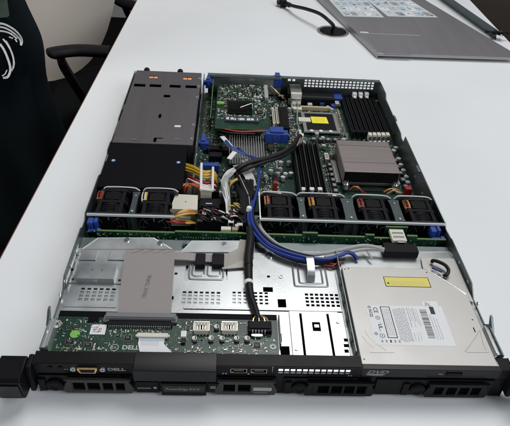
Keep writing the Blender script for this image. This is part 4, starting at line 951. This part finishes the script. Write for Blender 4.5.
# power distribution + connectors between the fan banks
m = MB(); m.box(-110, -14, 210, 285, 4.2, 5.6, 'pcb_dark'); pdb = m.build('power_board', srv)
m = MB(); smd(m, -100, -18, 212, 280, 5.6, 120, (), big=1.8); m.build('surface_components', pdb, kind='stuff')
a = P(175.5, 194, 33); b = P(198, 194, 33); c = P(176, 209, 33)
m = MB(); m.prism([(a.x, a.y), (b.x, a.y-1), (b.x+1, c.y), (a.x-4, c.y)], 12, 33, 'cream'); m.cyl(((a.x+b.x)/2, (a.y+c.y)/2, 33.02), .9, .2, 'hole_shade', n=10); m.prism([(a.x-3, c.y+2), (b.x-7, c.y+2), (b.x-7, c.y-5), (a.x-3, c.y-5)], 10, 24, 'cream')
m.build('power_connector', pdb, bevel=1.0, label='large cream power connector')
for u0, u1, v0, v1, z in ((200, 219, 198, 208, 28), (220, 228, 196, 204, 24), (197, 226, 213, 222, 30), (226, 236, 216, 224, 28), (236, 249, 205, 225, 30), (240, 252, 190, 203, 32), (205, 219, 184, 192, 26), (224, 244, 222, 230, 26)):
    a = P(u0, v0, z); b = P(u1, v1, z); m = MB(); m.box(a.x, b.x, b.y, a.y, 6.5, z, 'black'); m.box(a.x+2, b.x-2, b.y+2, a.y-2, z+.02, z+1.2, 'bezel'); m.build('power_socket', pdb, bevel=1.0)
a = P(209, 203.5, 29.3); m = MB(); m.box(a.x-4, a.x+4, a.y-1, a.y+1, 29.22, 29.4, 'paper_blue'); m.build('pale_patch', pdb)
for u, v, c in ((205, 213, 'white'), (214, 218, 'cream'), (220, 212, 'dark_grey'), (236, 210, 'cream'), (231, 221, 'white'), (200, 220, 'dark_grey'), (243, 200, 'dark_grey'), (240, 224, 'solder')):
    q = P(u, v, 33); m = MB(); m.box(q.x-3.4, q.x+3.4, q.y-2.5, q.y+2.5, 27, 33, c); m.box(q.x-2.6, q.x+2.6, q.y-3.2, q.y-2.55, 28, 32, 'hole_shade'); m.build('wire_plug', pdb, bevel=.5)
a = P(221, 228.5, 34); b = P(231, 228.5, 34); m = MB(); m.box(a.x, b.x, 196, 202, 30, 35.2, 'cream'); m.box(b.x+1, b.x+8, 196, 202, 30, 35, 'tan'); m.build('header_plug', pdb, bevel=.6)
a = P(237, 226, 34); m = MB(); m.cyl((a.x, a.y, 30), 2.6, 5.4, 'solder', n=16); m.build('capacitor', pdb)
# ---- cables
def PP(*pts): return [tuple(P(*p)) for p in pts]
def jit(pts, dx, dy, dz): return [(p[0]+dx, p[1]+dy, p[2]+dz) for p in pts]
# PSU loom: yellow, red, black wires with white comb
m = MB(); rnd = random.Random(3)
base_y = PP((185, 163.5, 32), (193, 166, 34), (204, 171, 36), (213, 171, 34), (217, 176, 26))
base_r = PP((188, 178, 30), (196, 181.5, 35), (206, 185, 35), (214, 184, 32), (217, 188, 24))
for k in range(6): m.tube(jit(base_y, 0, -k*2.1+rnd.uniform(-1, 1), -k*.9+rnd.uniform(-1, 1)), 1.25, 'yellow', 8)
for k in range(6): m.tube(jit(base_r, 0, 4-k*2.4+rnd.uniform(-1, 1), -k*.8+rnd.uniform(-1, 1)), 1.25, 'red' if k % 3 != 2 else 'white', 8)
for k in range(5): m.tube(jit(base_y, 2, -16-k*2.0, -6+rnd.uniform(-1, 1)), 1.25, 'cable_black', 8)
for k in range(6): m.tube(PP((181+k*1.2, 192, 22), (180+k*1.8, 187, 32), (186+k*2, 184, 34), (196+k, 187+k*.3, 33), (199+k*.5, 194, 24)), 1.2, 'orange' if k % 2 else 'red', 8)
m.build('power_loom', srv, label='yellow, red and orange power wires')
m = MB(); m.tube(PP((201.5, 163.5, 40), (201, 190, 40)), 1.7, 'white', 10, 1); m.tube(PP((213, 167.5, 38), (212.5, 191, 38)), 1.7, 'white', 10, 1); m.tube(PP((200, 189.5, 38), (213, 190.5, 38)), 1.5, 'white', 10, 1)
a = P(207, 188, 36); m.box(a.x-8, a.x+6, a.y-6, a.y+4, 24, 36.5, 'cream'); m.build('wire_comb', srv, label='white plastic wire comb')
m = MB()
for k in range(7):
    u = k*.9; c = ['yellow', 'yellow', 'red', 'yellow', 'cable_black', 'orange', 'yellow'][k]
    m.tube(PP((196+u*.3, 211+k*.5, 26), (189, 209.5+k*.7, 33), (180-u*.4, 212+k*.7, 34), (176-u, 217+k*.4, 31), (180, 221+k*.3, 26), (190+k, 221+k*.4, 22)), 1.2, c, 8)
for k in range(6):
    u = k
    m.tube(PP((172-u*.7, 212+k, 24), (171-u, 216+k, 30), (176, 220.5+k*.4, 30), (186, 222+k*.3, 24)), 1.1, 'red' if k % 2 else 'cable_black', 8)
for k in range(26):
    u0 = rnd.uniform(195, 238); v0 = rnd.uniform(210, 222)
    m.tube(PP((u0, v0, 24), (u0+rnd.uniform(2, 5), v0-rnd.uniform(1, 3), 33), (u0+rnd.uniform(6, 9), v0+rnd.uniform(-1, 2), 33), (u0+rnd.uniform(9, 12), v0+3, 24)), 1.15, 'cable_black' if k % 4 else 'dark_grey', 8)
for k in range(16):
    u0 = rnd.uniform(197, 240); v0 = rnd.uniform(206, 221); c = rnd.choice(['grey_wire', 'white', 'yellow', 'cable_black', 'dark_grey', 'red'])
    m.tube(PP((u0, v0, 24), (u0+rnd.uniform(-2, 3), v0-rnd.uniform(2, 4), 34), (u0+rnd.uniform(3, 6), v0+rnd.uniform(-3, 1), 35), (u0+rnd.uniform(5, 9), v0+2, 24)), .85, c, 6)
m.build('fan_power_wires', srv, label='curled yellow, red and black wires at the backplane')
# grey-white bunch
m = MB()
for k in range(9):
    d = k*.62; j_ = lambda a=.8: rnd.uniform(-a, a)
    m.tube(PP((234+k*.25, 168+k*.3, 37+j_(2)), (227+d+j_(), 172+k*.3, 38+j_(2)), (222+d+j_(), 181, 37+j_(3)), (223+d*1.1+j_(), 192, 36+j_(3)), (226+d*.8+j_(), 203, 35+j_(2)), (226.5+d*.7, 213, 29)), .95, 'grey_wire' if k % 3 else 'white', 8)
m.box(P(226, 212, 30).x, P(232, 212, 30).x+4, P(229, 216, 30).y, P(229, 211, 30).y, 24, 31, 'white'); m.build('signal_wires', srv, label='bunch of pale grey signal wires')
# yellow/olive loop
m = MB()
for k in range(4): m.tube(PP((229+k*.4, 189+k, 24), (231+k*.5, 182.5+k*.7, 31), (238, 178.5+k*.8, 33), (243.5-k*.3, 181+k*.7, 30), (245, 187, 22)), 1.2, ['yellow', 'beige', 'yellow', 'cable_black'][k], 8)
m.build('yellow_loop_wires', srv, label='arching yellow wires')
# thick black sleeved loom to the mid connector
m = MB(); rs = lambda t: 4.6
m.tube(PP((232, 172, 32), (240, 167, 38), (252, 162, 40), (268, 158, 38), (284, 152, 36), (294, 144, 34), (300, 136, 30)), 3.6, 'cable_black', 12)
m.tube(PP((234, 174, 30), (244, 170, 36), (262, 163, 37), (280, 157.5, 34), (293, 149, 32), (300, 138, 28)), 2.5, 'cable_black', 10)
m.tube(PP((236, 175, 30), (250, 167.5, 34), (268, 160.5, 34), (284, 154, 33), (296, 144, 31)), 1.2, 'tan', 8)
m.tube(PP((233, 173, 33), (242, 166, 41), (254, 160, 42), (270, 156, 40), (286, 149, 38), (297, 139, 33)), 1.3, 'dark_grey', 8)
for k in range(9):
    a = P(239+k*6, 166.5-k*1.35-(0 if k < 6 else (k-5)*1.2), 38.5); pass
m.tube(PP((297, 146, 33), (300, 139, 33), (300, 134, 30)), 1, 'tan', 6); m.build('sleeved_loom', srv, label='thick black sleeved cable')
# dark wire mass dropping to the front
m = MB()
for k in range(9):
    m.tube(PP((236+k*.8, 172+k, 34), (241+k*.8, 184+k*.6, 34), (246+k*.6, 196, 32), (248+k*.5, 208, 32), (249+k*.4, 220, 31), (250+k*.4, 232, 32)), 1.5, 'cable_black' if k != 4 else 'white', 8)
for k in range(12):
    m.tube(PP((236+k*1.6, 176+rnd.uniform(-2, 2), 20), (239+k*1.25+rnd.uniform(-2, 2), 186, 30), (240+k*1.2+rnd.uniform(-2, 2), 199, 31), (241+k*1.0+rnd.uniform(-1, 1), 214, 29), (243+k*.9, 228, 26)), 2.5, 'cable_black', 8)
m.tube(PP((250, 228, 35), (250.5, 240, 36), (248.5, 256, 36), (248.5, 266, 36)), 5.0, 'cable_black', 12)
m.tube(PP((248.5, 264, 36), (249, 282, 35), (251, 296, 34.5), (255.5, 309, 35), (258.5, 319, 35.5)), lambda t: 4.6-1.8*t, 'cable_black', 12)
m.build('black_loom', srv, label='black sleeved cable running forward to the control board')
m = MB(); m.tube(PP((248.5, 281.5, 35), (248.7, 284.5, 35)), 4.9, 'white', 14, 1); m.build('cable_wrap', srv, label='white wrap')
m = MB()
for k, c in enumerate(('gold', 'cable_black', 'cream', 'cable_black', 'gold', 'tan')): m.tube(PP((257+k*.5, 315, 35.5), (254+k*2.4, 318, 37), (253+k*3, 321.5, 36.5)), .8, c, 6)
m.build('cable_ends', srv)
a = P(249, 209.5, 36); m = MB(); m.cyl((a.x, a.y-3, 36.5), 3.8, 6, 'white', n=18, r2=3); m.build('cable_tie', srv, bevel=.8, label='white tie on the loom')
# blue cable
m = MB(); bpts = [(238, 148, 30), (246, 155, 33), (257, 159, 33), (259, 168, 33), (258.5, 184, 34), (255, 199, 36), (251, 211, 37), (252, 222, 38), (258, 233, 38), (268, 243, 38), (281, 250, 38), (296, 255, 38), (312, 258.5, 38), (328, 259, 38), (341, 255, 38), (348, 252.5, 38), (354, 255, 35), (357, 260, 31)]
m.tube(PP(*bpts[:7]), 1.9, 'cable_blue', 10)
m.tube(PP(*bpts[6:]), 2.3, 'cable_blue', 12); m.tube(jit(PP(*bpts[5:13]), -3.0, -3.6, -1), 1.9, 'cable_blue', 10); m.tube(jit(PP(*bpts[6:13]), 2.6, 3.0, 0), 1.3, 'cable_black', 10)
m.build('blue_data_cable', srv, label='bright blue data cable')
m = MB(); m.tube(PP((258.5, 222, 33), (261, 229, 34), (268, 237, 34), (280, 246, 34.5), (295, 252, 35), (310, 254.5, 36), (325, 253, 37), (345, 249, 38), (360, 246, 40), (372, 246.5, 40), (384, 249.5, 38)), 2.4, 'grey_wire', 10)
m.tube(PP((325, 257, 36), (345, 253, 37), (362, 249.5, 38), (375, 249, 38), (384, 251, 37)), 1.9, 'grey_wire', 10)
m.build('white_data_cable', srv, label='pale grey cable running to the right')
m = MB(); m.tube(PP((261, 225, 31), (266, 235, 31), (280, 248, 32), (300, 256.5, 32), (318, 261, 32), (333, 262, 32), (345, 259, 33)), 1.6, 'cable_black', 8)
m.tube(PP((264, 240, 34), (275, 251.5, 34), (292, 259, 34), (308, 262.5, 34), (325, 263, 33), (340, 260, 33)), 2.3, 'cable_black', 8)
m.tube(PP((324, 265, 32), (332, 266, 33), (338, 263, 34), (341, 266.5, 32)), 1.1, 'red', 8); m.tube(PP((328, 263, 33), (335, 264, 33.5), (341, 261.5, 34)), 1.1, 'red', 8); m.tube(PP((259, 226, 30), (263, 235, 30), (272, 245, 31), (286, 254, 31)), 1.1, 'red', 8)
m.build('drive_power_cable', srv, label='thin black and red wires beside the blue cable')
m = MB(); a = P(305.5, 256, 42); b = P(314.5, 281, 33); m.strip([(a.x+4, a.y+2, 38), (a.x+4, a.y-2, 42.5), (a.x+4.5, a.y-10, 42.3), ((a.x+b.x)/2+.5, b.y+6, 38), ((a.x+b.x)/2+.5, b.y+2, sz+.8)], 8.5, 1.3, 'steel', 5, (1, 0, 0)); m.build('cable_bridge', srv, bevel=.3)
# silver post and the little black loop near the right
m = MB(); m.tube(PP((365, 245, 38), (368, 252, 36), (372, 259, 34)), 1.4, 'grey_wire', 8); m.build('thin_lead', srv)
m = MB(); ringp = [(432, 262, 34), (433, 260.5, 37), (438, 261.5, 38), (445, 265, 38), (448.5, 270, 37), (447, 274.5, 36), (443, 276, 34)]
m.tube(PP(*ringp), 2.0, 'cable_black', 10); m.tube(PP((432, 268, 34), (437, 270, 36), (442, 272, 35)), 1.0, 'cable_blue', 8); m.tube(PP((433, 270, 34), (438, 272.5, 35), (442, 275.5, 34)), .9, 'white', 8); m.build('wire_loop', srv, label='black wire loop behind the optical drive')
# blue and white flat tail at the chipset
m = MB(); m.strip(PP((222, 136.5, 30), (227, 142, 32), (231, 147, 33)), 7, .8, 'white', 5); m.strip(PP((229, 159, 28), (234, 153, 31), (238, 150, 32)), 7, .8, 'white', 5)
m.tube(PP((226, 141, 33), (231, 147, 34), (238, 151, 33), (246, 155, 33)), 2.2, 'blue', 8); m.strip(PP((237, 165, 24), (243, 170, 30), (249, 176, 29), (252, 186, 24)), 13, .8, 'grey_wire', 6); m.strip(PP((244, 160, 24), (250, 166, 28), (254, 175, 24)), 10, .8, 'ribbon_beige', 6)
m.build('tagged_cable', srv, label='blue cable with white paper tags')
m = MB(); m.tube(PP((213, 126, 26), (224, 129, 27), (238, 131.5, 27), (255, 131.5, 27), (270, 131, 27)), 1.5, 'red', 8); m.tube(PP((214, 129, 25), (230, 133, 26), (255, 134, 26)), 1.4, 'cable_black', 8); m.build('red_lead', srv)
m = MB()
for k in range(5): m.tube(PP((384+k, 192+k*.5, 22), (390+k, 189+k*.4, 30), (397, 190+k*.6, 28), (401, 193, 20)), 1.1, ['yellow', 'red', 'cable_black', 'white', 'tan'][k], 8)
m.build('fan_wires', srv); m = MB()
for k in range(4): m.tube(PP((350+k, 190, 18), (354+k*1.2, 186.5, 28), (360, 189, 28), (363+k, 194, 20)), 1.0, ['orange', 'cable_black', 'tan', 'red'][k], 8)
m.build('fan_wires', srv)
a = P(409, 187.5, 24); m = MB(); m.box(a.x-5, a.x+4, a.y-4, a.y+4, MZ, 24, 'red'); m.build('red_connector', mb_, bevel=.6)
a = P(275.5, 182, 20); m = MB(); m.box(a.x-3, a.x+3, a.y-3, a.y+4, MZ, 20, 'red'); m.build('red_connector', mb_, bevel=.6)
# ------------------------------------------------------------------ things around
# cover lying behind
lid = thing('server_cover', 'grey metal server cover lying flat behind the open server, paper diagrams on it', 'metal cover')
z0 = 1.2; zl = 12
A = P(378, 53.5, zl); B = P(512, 57.5, zl); Lf = P(322, 0, zl)
e1 = (B-A).normalized(); e2 = (Lf-A).normalized()
def LQ(s, t, z=zl): q = A+e1*s+e2*t; return (q.x, q.y, z)
m = MB(); W_, L_ = 332, 640
m.prism([LQ(0, 0)[:2], LQ(W_-30, -1)[:2], LQ(W_-18, 40)[:2], LQ(W_-60, L_)[:2], LQ(0, L_)[:2]], zl-1.1, zl, 'lid_steel')
m.prism([LQ(-.2, -1)[:2], LQ(10, -1)[:2], LQ(10, L_)[:2], LQ(-.2, L_)[:2]], zl+.02, zl+1.3, 'fin')
m.prism([LQ(0, .6)[:2], LQ(1, .6)[:2], LQ(1, L_)[:2], LQ(0, L_)[:2]], z0, zl-1.12, 'lid_steel')
m.prism([LQ(1.1, 0)[:2], LQ(W_-31, -1)[:2], LQ(W_-31, 0)[:2], LQ(1.1, 1)[:2]], z0+5, zl-1.12, 'lid_steel')
m.prism([LQ(14, -4)[:2], LQ(70, -4)[:2], LQ(70, -.8)[:2], LQ(14, -.8)[:2]], zl-2.6, zl-1.3, 'lid_steel')
lb = m.build('cover_sheet', lid, bevel=.3)
# raised side flange on the far right
q0 = P(449, 0, 14); q1 = P(499, 35, 14); d = (q1-q0).normalized(); nrm = Vector((d.y, -d.x, 0)); q1 = q1-d*2; q0 = q0-d*300
m = MB()
pts = []
for q in (q0, q1): pts.append(q)
def fl(o, z): return [(p.x+nrm.x*o, p.y+nrm.y*o, z) for p in pts]
vs = fl(-6, zl+.1)+fl(0, zl+.2)+fl(7, zl+13)+fl(8, zl+13)+fl(1.5, 1)
vs = [vs[0], vs[1], vs[2], vs[3], vs[4], vs[5], vs[6], vs[7], vs[8], vs[9]]
m.add(vs, [(0, 1, 3, 2), (2, 3, 5, 4), (4, 5, 7, 6), (6, 7, 9, 8)], 'divider'); m.build('side_flange', lid)
a = P(497, 33, 14); m = MB(); m.box(a.x-14, a.x+14, a.y-8, a.y+6, zl+.05, zl+4, 'black'); m.tube([(a.x-26, a.y+2, zl+3), (a.x-14, a.y-6, zl+6), (a.x, a.y-9, zl+7), (a.x+16, a.y-9, zl+6), (a.x+26, a.y-4, zl+3)], 2.2, 'black', 8); m.box(a.x-8, a.x+12, a.y-6, a.y+2, zl+4.05, zl+7, 'chrome'); m.cyl((a.x-24, a.y+3, zl+.1), 4, 5, 'black', n=14); m.cyl((a.x+5, a.y-14, zl+.1), 4, 4, 'chrome', n=14)
m.build('cover_latch', lid, bevel=.8, label='black and chrome latch')
m = MB(); a = P(364, 33, zl); m.box(a.x-9, a.x+10, a.y-2, a.y+2, zl+.05, zl+2.2, 'white'); m.build('cover_hook', lid, bevel=.8)
m = MB(); a = P(360, 33, zl); b = P(420, 35.5, zl); m.tube([(a.x, a.y, zl), (b.x, b.y, zl)], .5, 'lid_steel', 6, 1); m.build('pressed_line', lid)
# diagram sheets
for (u0, u1, seed, nm) in ((331, 384, 1, 'white paper diagram with blue drawings, left one'), (386, 441, 2, 'white paper diagram with red and blue drawings, right one')):
    rnd = random.Random(seed); m = MB(); zz = zl+.15
    bl = P(u0+13 if u0 < 350 else u0+2, 16.5, zz); br = P(u1 if u0 < 350 else u1-3, 17.5, zz); tl = P(u0-2-(0 if u0 < 350 else 17), 0, zz); tr = P(u1-17-(0 if u0 < 350 else 14), 0, zz)
    tl = bl+(tl-bl)*2.2; tr = br+(tr-br)*2.2
    m.prism([(bl.x, bl.y), (br.x, br.y), (tr.x, tr.y), (tl.x, tl.y)], zz, zz+.15, 'paper')
    def q(s, t): a = bl.lerp(br, s).lerp(tl.lerp(tr, s), t); return (a.x, a.y)
    for i in range(5):
        for j in range(7):
            s0 = .05+i*.19; t0 = .03+j*.135
            if rnd.random() < .85:
                c = rnd.choice(['paper_blue', 'label_white', 'paper_blue', 'ink_grey'])
                m.prism([q(s0, t0), q(s0+.15, t0), q(s0+.15, t0+.09), q(s0, t0+.09)], zz+.16, zz+.18, c)
            for k in range(5):
                a = s0+rnd.uniform(0, .12); b = t0+rnd.uniform(0, .09); w = rnd.uniform(.01, .06); h = rnd.uniform(.003, .02)
                m.prism([q(a, b), q(a+w, b), q(a+w, b+h), q(a, b+h)], zz+.19, zz+.2, rnd.choice(['ink', 'ink_blue', 'ink_grey', 'ink_red' if seed == 2 else 'ink_grey']))
    m.build('diagram_label', lid, label=nm)
# cable port in the table + cable
g = P(333, 31.5, 1)
pt = thing('cable_port', 'round black cable port with silver rim set in the white table', 'cable port', (g.x, g.y, 0))
m = MB(); m.ring((0, 0, .1), 31, 37, 1.8, 'fin', n=48); m.build('rim', pt, bevel=.5)
m = MB(); m.cyl((0, 0, .1), 30.9, 1.2, 'black', n=48); m.build('cap', pt)
m = MB(); cp = [tuple(P(332, 30, 4)), tuple(P(333.5, 26, 18)), tuple(P(328, 20, 30)), tuple(P(319, 13.5, 32)), tuple(P(306, 9, 28)), tuple(P(295, 6.5, 20)), tuple(P(288, 4.5, 12))]
m.tube(cp, 4.0, 'cable_black', 12, 8); a = Vector(cp[-1]); 
o = m.build('power_cord', None, label='black cord arching out of the table cable port'); o['category'] = 'cord'
m = MB(); a = P(285, 4, 10); b = P(282, 1, 9); m.tube([tuple(P(290, 5.3, 14)), tuple(P(286.5, 4, 12))], 6, 'cable_black', 14, 1); m.box(a.x-12, a.x+4, a.y-6, a.y+24, 2.5, 19, 'black'); m.box(a.x-20, a.x-12.1, a.y+4, a.y+20, 5, 16, 'dark_grey'); m.build('plug', o, bevel=2)
# chair by the table's left edge
def superpoly(w, h, n=40, e=.5):
    out = []
    for i in range(n):
        t = 2*math.pi*i/n; c, s_ = math.cos(t), math.sin(t)
        out.append((w/2*math.copysign(abs(c)**e, c), h/2*math.copysign(abs(s_)**e, s_)))
    return out
def soft_slab(m, w, h, th, mat, M, curve=0, e=.45, rings=6):
    n = 48; base = superpoly(w, h, n, e); vs = []; lay = []
    for side in (1, -1):
        for r in range(rings):
            f = 1-r/rings*.95 if r else 1.0
            off = th/2*(1-(1-r/ (rings-1))**3 * 1.0) if r else 0
            lay.append([(p[0]*f, p[1]*f, side*off) for p in base])
    # chain: front centre -> rim -> back centre
    front = lay[:rings][::-1]; back = lay[rings:][1:]
    seq = front+back
    for L in seq:
        for p in L: vs.append((p[0], p[1], p[2]+curve*((p[0]/(w/2))**2)))
    fs = [list(range(n))]
    for k in range(len(seq)-1):
        for i in range(n): fs.append((k*n+i, (k+1)*n+i, (k+1)*n+(i+1) % n, k*n+(i+1) % n))
    fs.append([(len(seq)-1)*n+i for i in range(n)][::-1])
    m.add(vs, fs, mat, M)
CH = thing('office_chair', 'office chair with cream shell backrest and black armrests at the left edge of the table', 'office chair', (-400, 1060, -740), math.radians(0))
def CL(p): return (p[0]+400, p[1]-1060, p[2]+740)      # world mm -> chair local
T = Matrix.Translation(Vector(CL((-570, 1120, 70)))) @ Matrix.Rotation(math.radians(25), 4, 'Z') @ Matrix.Rotation(math.radians(97), 4, 'X') @ Matrix.Rotation(math.radians(-14), 4, 'Z')
m = MB(); soft_slab(m, 470, 640, 60, 'shell', T, 45, .72); m.build('backrest', CH)
T = Matrix.Translation(Vector(CL((-300, 1110, -270)))) @ Matrix.Rotation(math.radians(10), 4, 'Z')
m = MB(); soft_slab(m, 470, 470, 80, 'seat_fabric', T, 0, .6); m.build('seat', CH)
m = MB(); T2 = Matrix.Translation(Vector(CL((-300, 1095, -325)))) @ Matrix.Rotation(math.radians(10), 4, 'Z'); soft_slab(m, 500, 500, 50, 'shell', T2, 0, .6); m.build('seat_shell', CH)
def arm(pts_pad, pts_post):
    m = MB(); c = [CL(p) for p in pts_pad]; zc_ = sum(p[2] for p in c)/len(c)
    m.tube(c, lambda t: 23*min(1, .25+(t*7)**.5*.75), 'black', 20, 10); m.v = [(x, y, zc_+(z-zc_)*.52) for x, y, z in m.v]; m.build('armrest', CH)
    m = MB(); m.strip([CL(p) for p in pts_post], 38, 18, 'black', 6, (.3, -1, 0)); m.build('arm_support', CH, bevel=4, seg=3)
p0 = P(47.5, 56, -72); p1 = P(58, 52, -66); p2 = P(80, 50, -66); p3 = P(110, 52, -68)
arm([p0, p1, p2, p3], [P(60, 58, -84), P(66, 70, -120), P(80, 92, -180), P(90, 108, -240)])
p0 = P(108, -8, -72); p1 = P(116, -3, -66); p2 = P(128, 4, -66); p3 = P(150, 10, -68)
arm([p0, p1, p2, p3], [P(122, 0, -84), P(128, 14, -130), P(136, 28, -200), P(145, 40, -240)])
m = MB(); m.cyl(CL((-350, 1080, -640)), 28, 350, 'dark_grey', n=20); m.build('gas_column', CH)
for k in range(5):
    a = 2*math.pi*k/5; m = MB(); c = CL((-350, 1080, -660)); m.tube([c, (c[0]+300*math.cos(a), c[1]+300*math.sin(a), 50)], lambda t: 22-8*t, 'dark_grey', 10, 4); m.cyl((c[0]+300*math.cos(a), c[1]+300*math.sin(a)-12, 26), 26, 24, 'black', 'y', 20); m.build('leg', CH)
# jacket hung on a near chair, white curved stripes
J = thing('black_jacket', 'black garment with white curved stripe print hanging at the left edge of the picture', 'jacket', (-700, 700, -740))
def JL(x, y, z): return (x+700, y-700, z+740)
# a draped closed form: rows of outline sections with folds
yJ = 640
def PYp(u, v, y):
    d = CM @ Vector(((u-255)/CF, -(v-213)/CF, -1)); t = (y-CP.y)/d.y; return CP+d*t
edge = [(8, -14), (12, 2), (20, 20), (28, 36), (34, 48), (37.5, 62), (38.5, 80), (41, 96), (47, 115), (55, 138), (70, 175), (84, 215), (92, 250)]
ep = [PYp(u, v, yJ) for u, v in edge]
m = MB(); n = 40; vs = []
for k, e in enumerate(ep):
    depth = 110+k*7; width = 330+k*14
    for i in range(n):
        t = 2*math.pi*i/n; cx, sy = math.cos(t), math.sin(t)
        cx = math.copysign(abs(cx)**.6, cx); sy = math.copysign(abs(sy)**.8, sy)
        fold = 9*math.sin(6*t+k*.45)*min(1, k/4)+4*math.sin(13*t-k*.7)
        if cx > .9: fold *= .15
        vs.append(JL(e.x-width/2+(width/2+fold)*cx, yJ+40+(depth/2+fold)*sy, e.z))
fs = [list(range(n)), [(len(ep)-1)*n+i for i in range(n)][::-1]]
for k in range(len(ep)-1):
    for i in range(n): fs.append((k*n+i, (k+1)*n+i, (k+1)*n+(i+1) % n, k*n+(i+1) % n))
m.add(vs, fs, 'jacket'); m.build('garment', J, sub=1)
# print: curved stripes resting on the front face
def ysurf(u, v):
    # front face of the garment (superellipse) met by the viewing ray, found by stepping
    for yy in range(500, 760, 1):
        q = PYp(u, v, yy); k = min(range(len(ep)), key=lambda j: abs(ep[j].z-q.z))
        ks = sorted(range(len(ep)), key=lambda j: abs(ep[j].z-q.z))[:2]; w0 = abs(ep[ks[1]].z-q.z)/(abs(ep[ks[0]].z-q.z)+abs(ep[ks[1]].z-q.z)+1e-6)
        ex = ep[ks[0]].x*w0+ep[ks[1]].x*(1-w0); kk = ks[0]*w0+ks[1]*(1-w0)
        depth = 110+kk*7; width = 330+kk*14
        dx = (q.x-(ex-width/2))/(width/2)
        if abs(dx) > 1: continue
        yf = yJ+40-depth/2*(1-abs(dx)**(1/.6*1.0*2/1.0 if False else 3.33))**.4
        if yy >= yf-1: return PYp(u, v, yf-3)
    return PYp(u, v, 600)
m = MB()
def stroke(pts, r):
    c = crom([(p[0], p[1], 0) for p in pts], 6); m.strip([JL(*ysurf(p.x, p.y)) for p in c], r*2.1, .8, 'print', 2, 'y')
stroke([(-3, 23.5), (3, 24), (9, 26.5), (15, 30.5), (20, 36), (22, 41), (21, 45.5)], 1.5)
stroke([(-3, 27), (3, 27.5), (9, 30), (14, 33.5), (18.5, 38), (20.5, 41.5), (20.8, 45)], 1.2)
stroke([(-3, 31), (3, 31.3), (9, 33), (13, 35.5), (17, 39)], 1.2)
stroke([(3, 39), (7, 44), (11, 51), (13.5, 59), (13.5, 66), (11.5, 71)], 1.3)
stroke([(6, 41), (9.5, 47), (12.5, 55), (14.2, 63), (13.5, 68)], 1.0)
stroke([(0, 44), (4, 50), (7.5, 58), (10, 66), (10, 72), (7.5, 77), (3, 78)], 1.8)
stroke([(2, 76), (5, 74), (7, 70)], .8); stroke([(9, 37), (13, 38.5)], 1.0); stroke([(15, 39), (17, 42)], 1.0)
m.build('stripe_print', J, label='white curved stripes')
m = MB(); q = [ysurf(u, v) for u, v in ((-6, -2), (7, -2), (9.5, 15), (8, 17), (-6, 18))]
vs = [JL(p.x, p.y-1.5, p.z) for p in q]+[JL(p.x, p.y-.4, p.z) for p in q]
m.add(vs, [(0, 1, 2, 3, 4), (9, 8, 7, 6, 5)]+[(i, i+5, (i+1) % 5+5, (i+1) % 5) for i in range(5)], 'patch'); m.build('printed_patch', J, label='dull grey green patch')
# brown chair back past the far right edge of the table
BC = thing('brown_chair', 'dark brown padded chair just past the far right table edge', 'chair', (760, 1250, -740))
m = MB(); soft_slab(m, 420, 520, 90, 'brown', Matrix.Translation(Vector((0, 90, 720))) @ Matrix.Rotation(math.radians(80), 4, 'X'), 30, .5); m.build('backrest', BC)
m = MB(); soft_slab(m, 480, 470, 110, 'brown', Matrix.Translation(Vector((0, -60, 470))), 0, .5); m.build('seat', BC)
for x in (-190, 190):
    for y in (-220, 120): m = MB(); m.tube([(x, y, 0), (x, y, 430)], 16, 'brown', 10, 1); m.build('leg', BC)
# ------------------------------------------------------------------ light
w = bpy.data.worlds.new('World'); SC.world = w; w.use_nodes = True
w.node_tree.nodes['Background'].inputs[0].default_value = (.80, .88, 1, 1); w.node_tree.nodes['Background'].inputs[1].default_value = .10
def area(name, loc, target, sx, sy, power, col):
    l = bpy.data.lights.new(name, 'AREA'); l.shape = 'RECTANGLE'; l.size = sx; l.size_y = sy; l.energy = power; l.color = col
    o = bpy.data.objects.new(name, l); COL.objects.link(o); o.location = loc
    o.rotation_euler = (Vector(target)-Vector(loc)).to_track_quat('-Z', 'Y').to_euler(); return o
area('ceiling_lamp', (0.45, 1.15, 2.3), (0.05, .4, 0), 1.5, 1.2, 38, (1, .99, .98))
area('window_light', (1.9, -1.0, 1.9), (0, .3, 0), 1.6, 1.4, 32, (.90, .94, 1))
area('chair_fill_light', (-1.9, -.3, .4), (-.55, 1.1, 0), 1.0, .7, 8.5, (1, .97, .93)).data.spread = math.radians(100)  # added fill aimed at the chair back, no real lamp stands there
# ------------------------------------------------------------------ camera object
cd = bpy.data.cameras.new('camera'); cd.sensor_fit = 'HORIZONTAL'; cd.sensor_width = 36; cd.lens = 36*CF/510; cd.clip_start = .01; cd.clip_end = 50
co = bpy.data.objects.new('camera', cd); COL.objects.link(co); co.matrix_world = Matrix.Translation(CP*S) @ CM.to_4x4(); SC.camera = co
SC.view_settings.view_transform = 'Standard'; SC.view_settings.look = 'None'; SC.view_settings.exposure = 0; SC.view_settings.gamma = 1
SC.render.engine = 'CYCLES'; SC.render.resolution_x = 1024; SC.render.resolution_y = 855
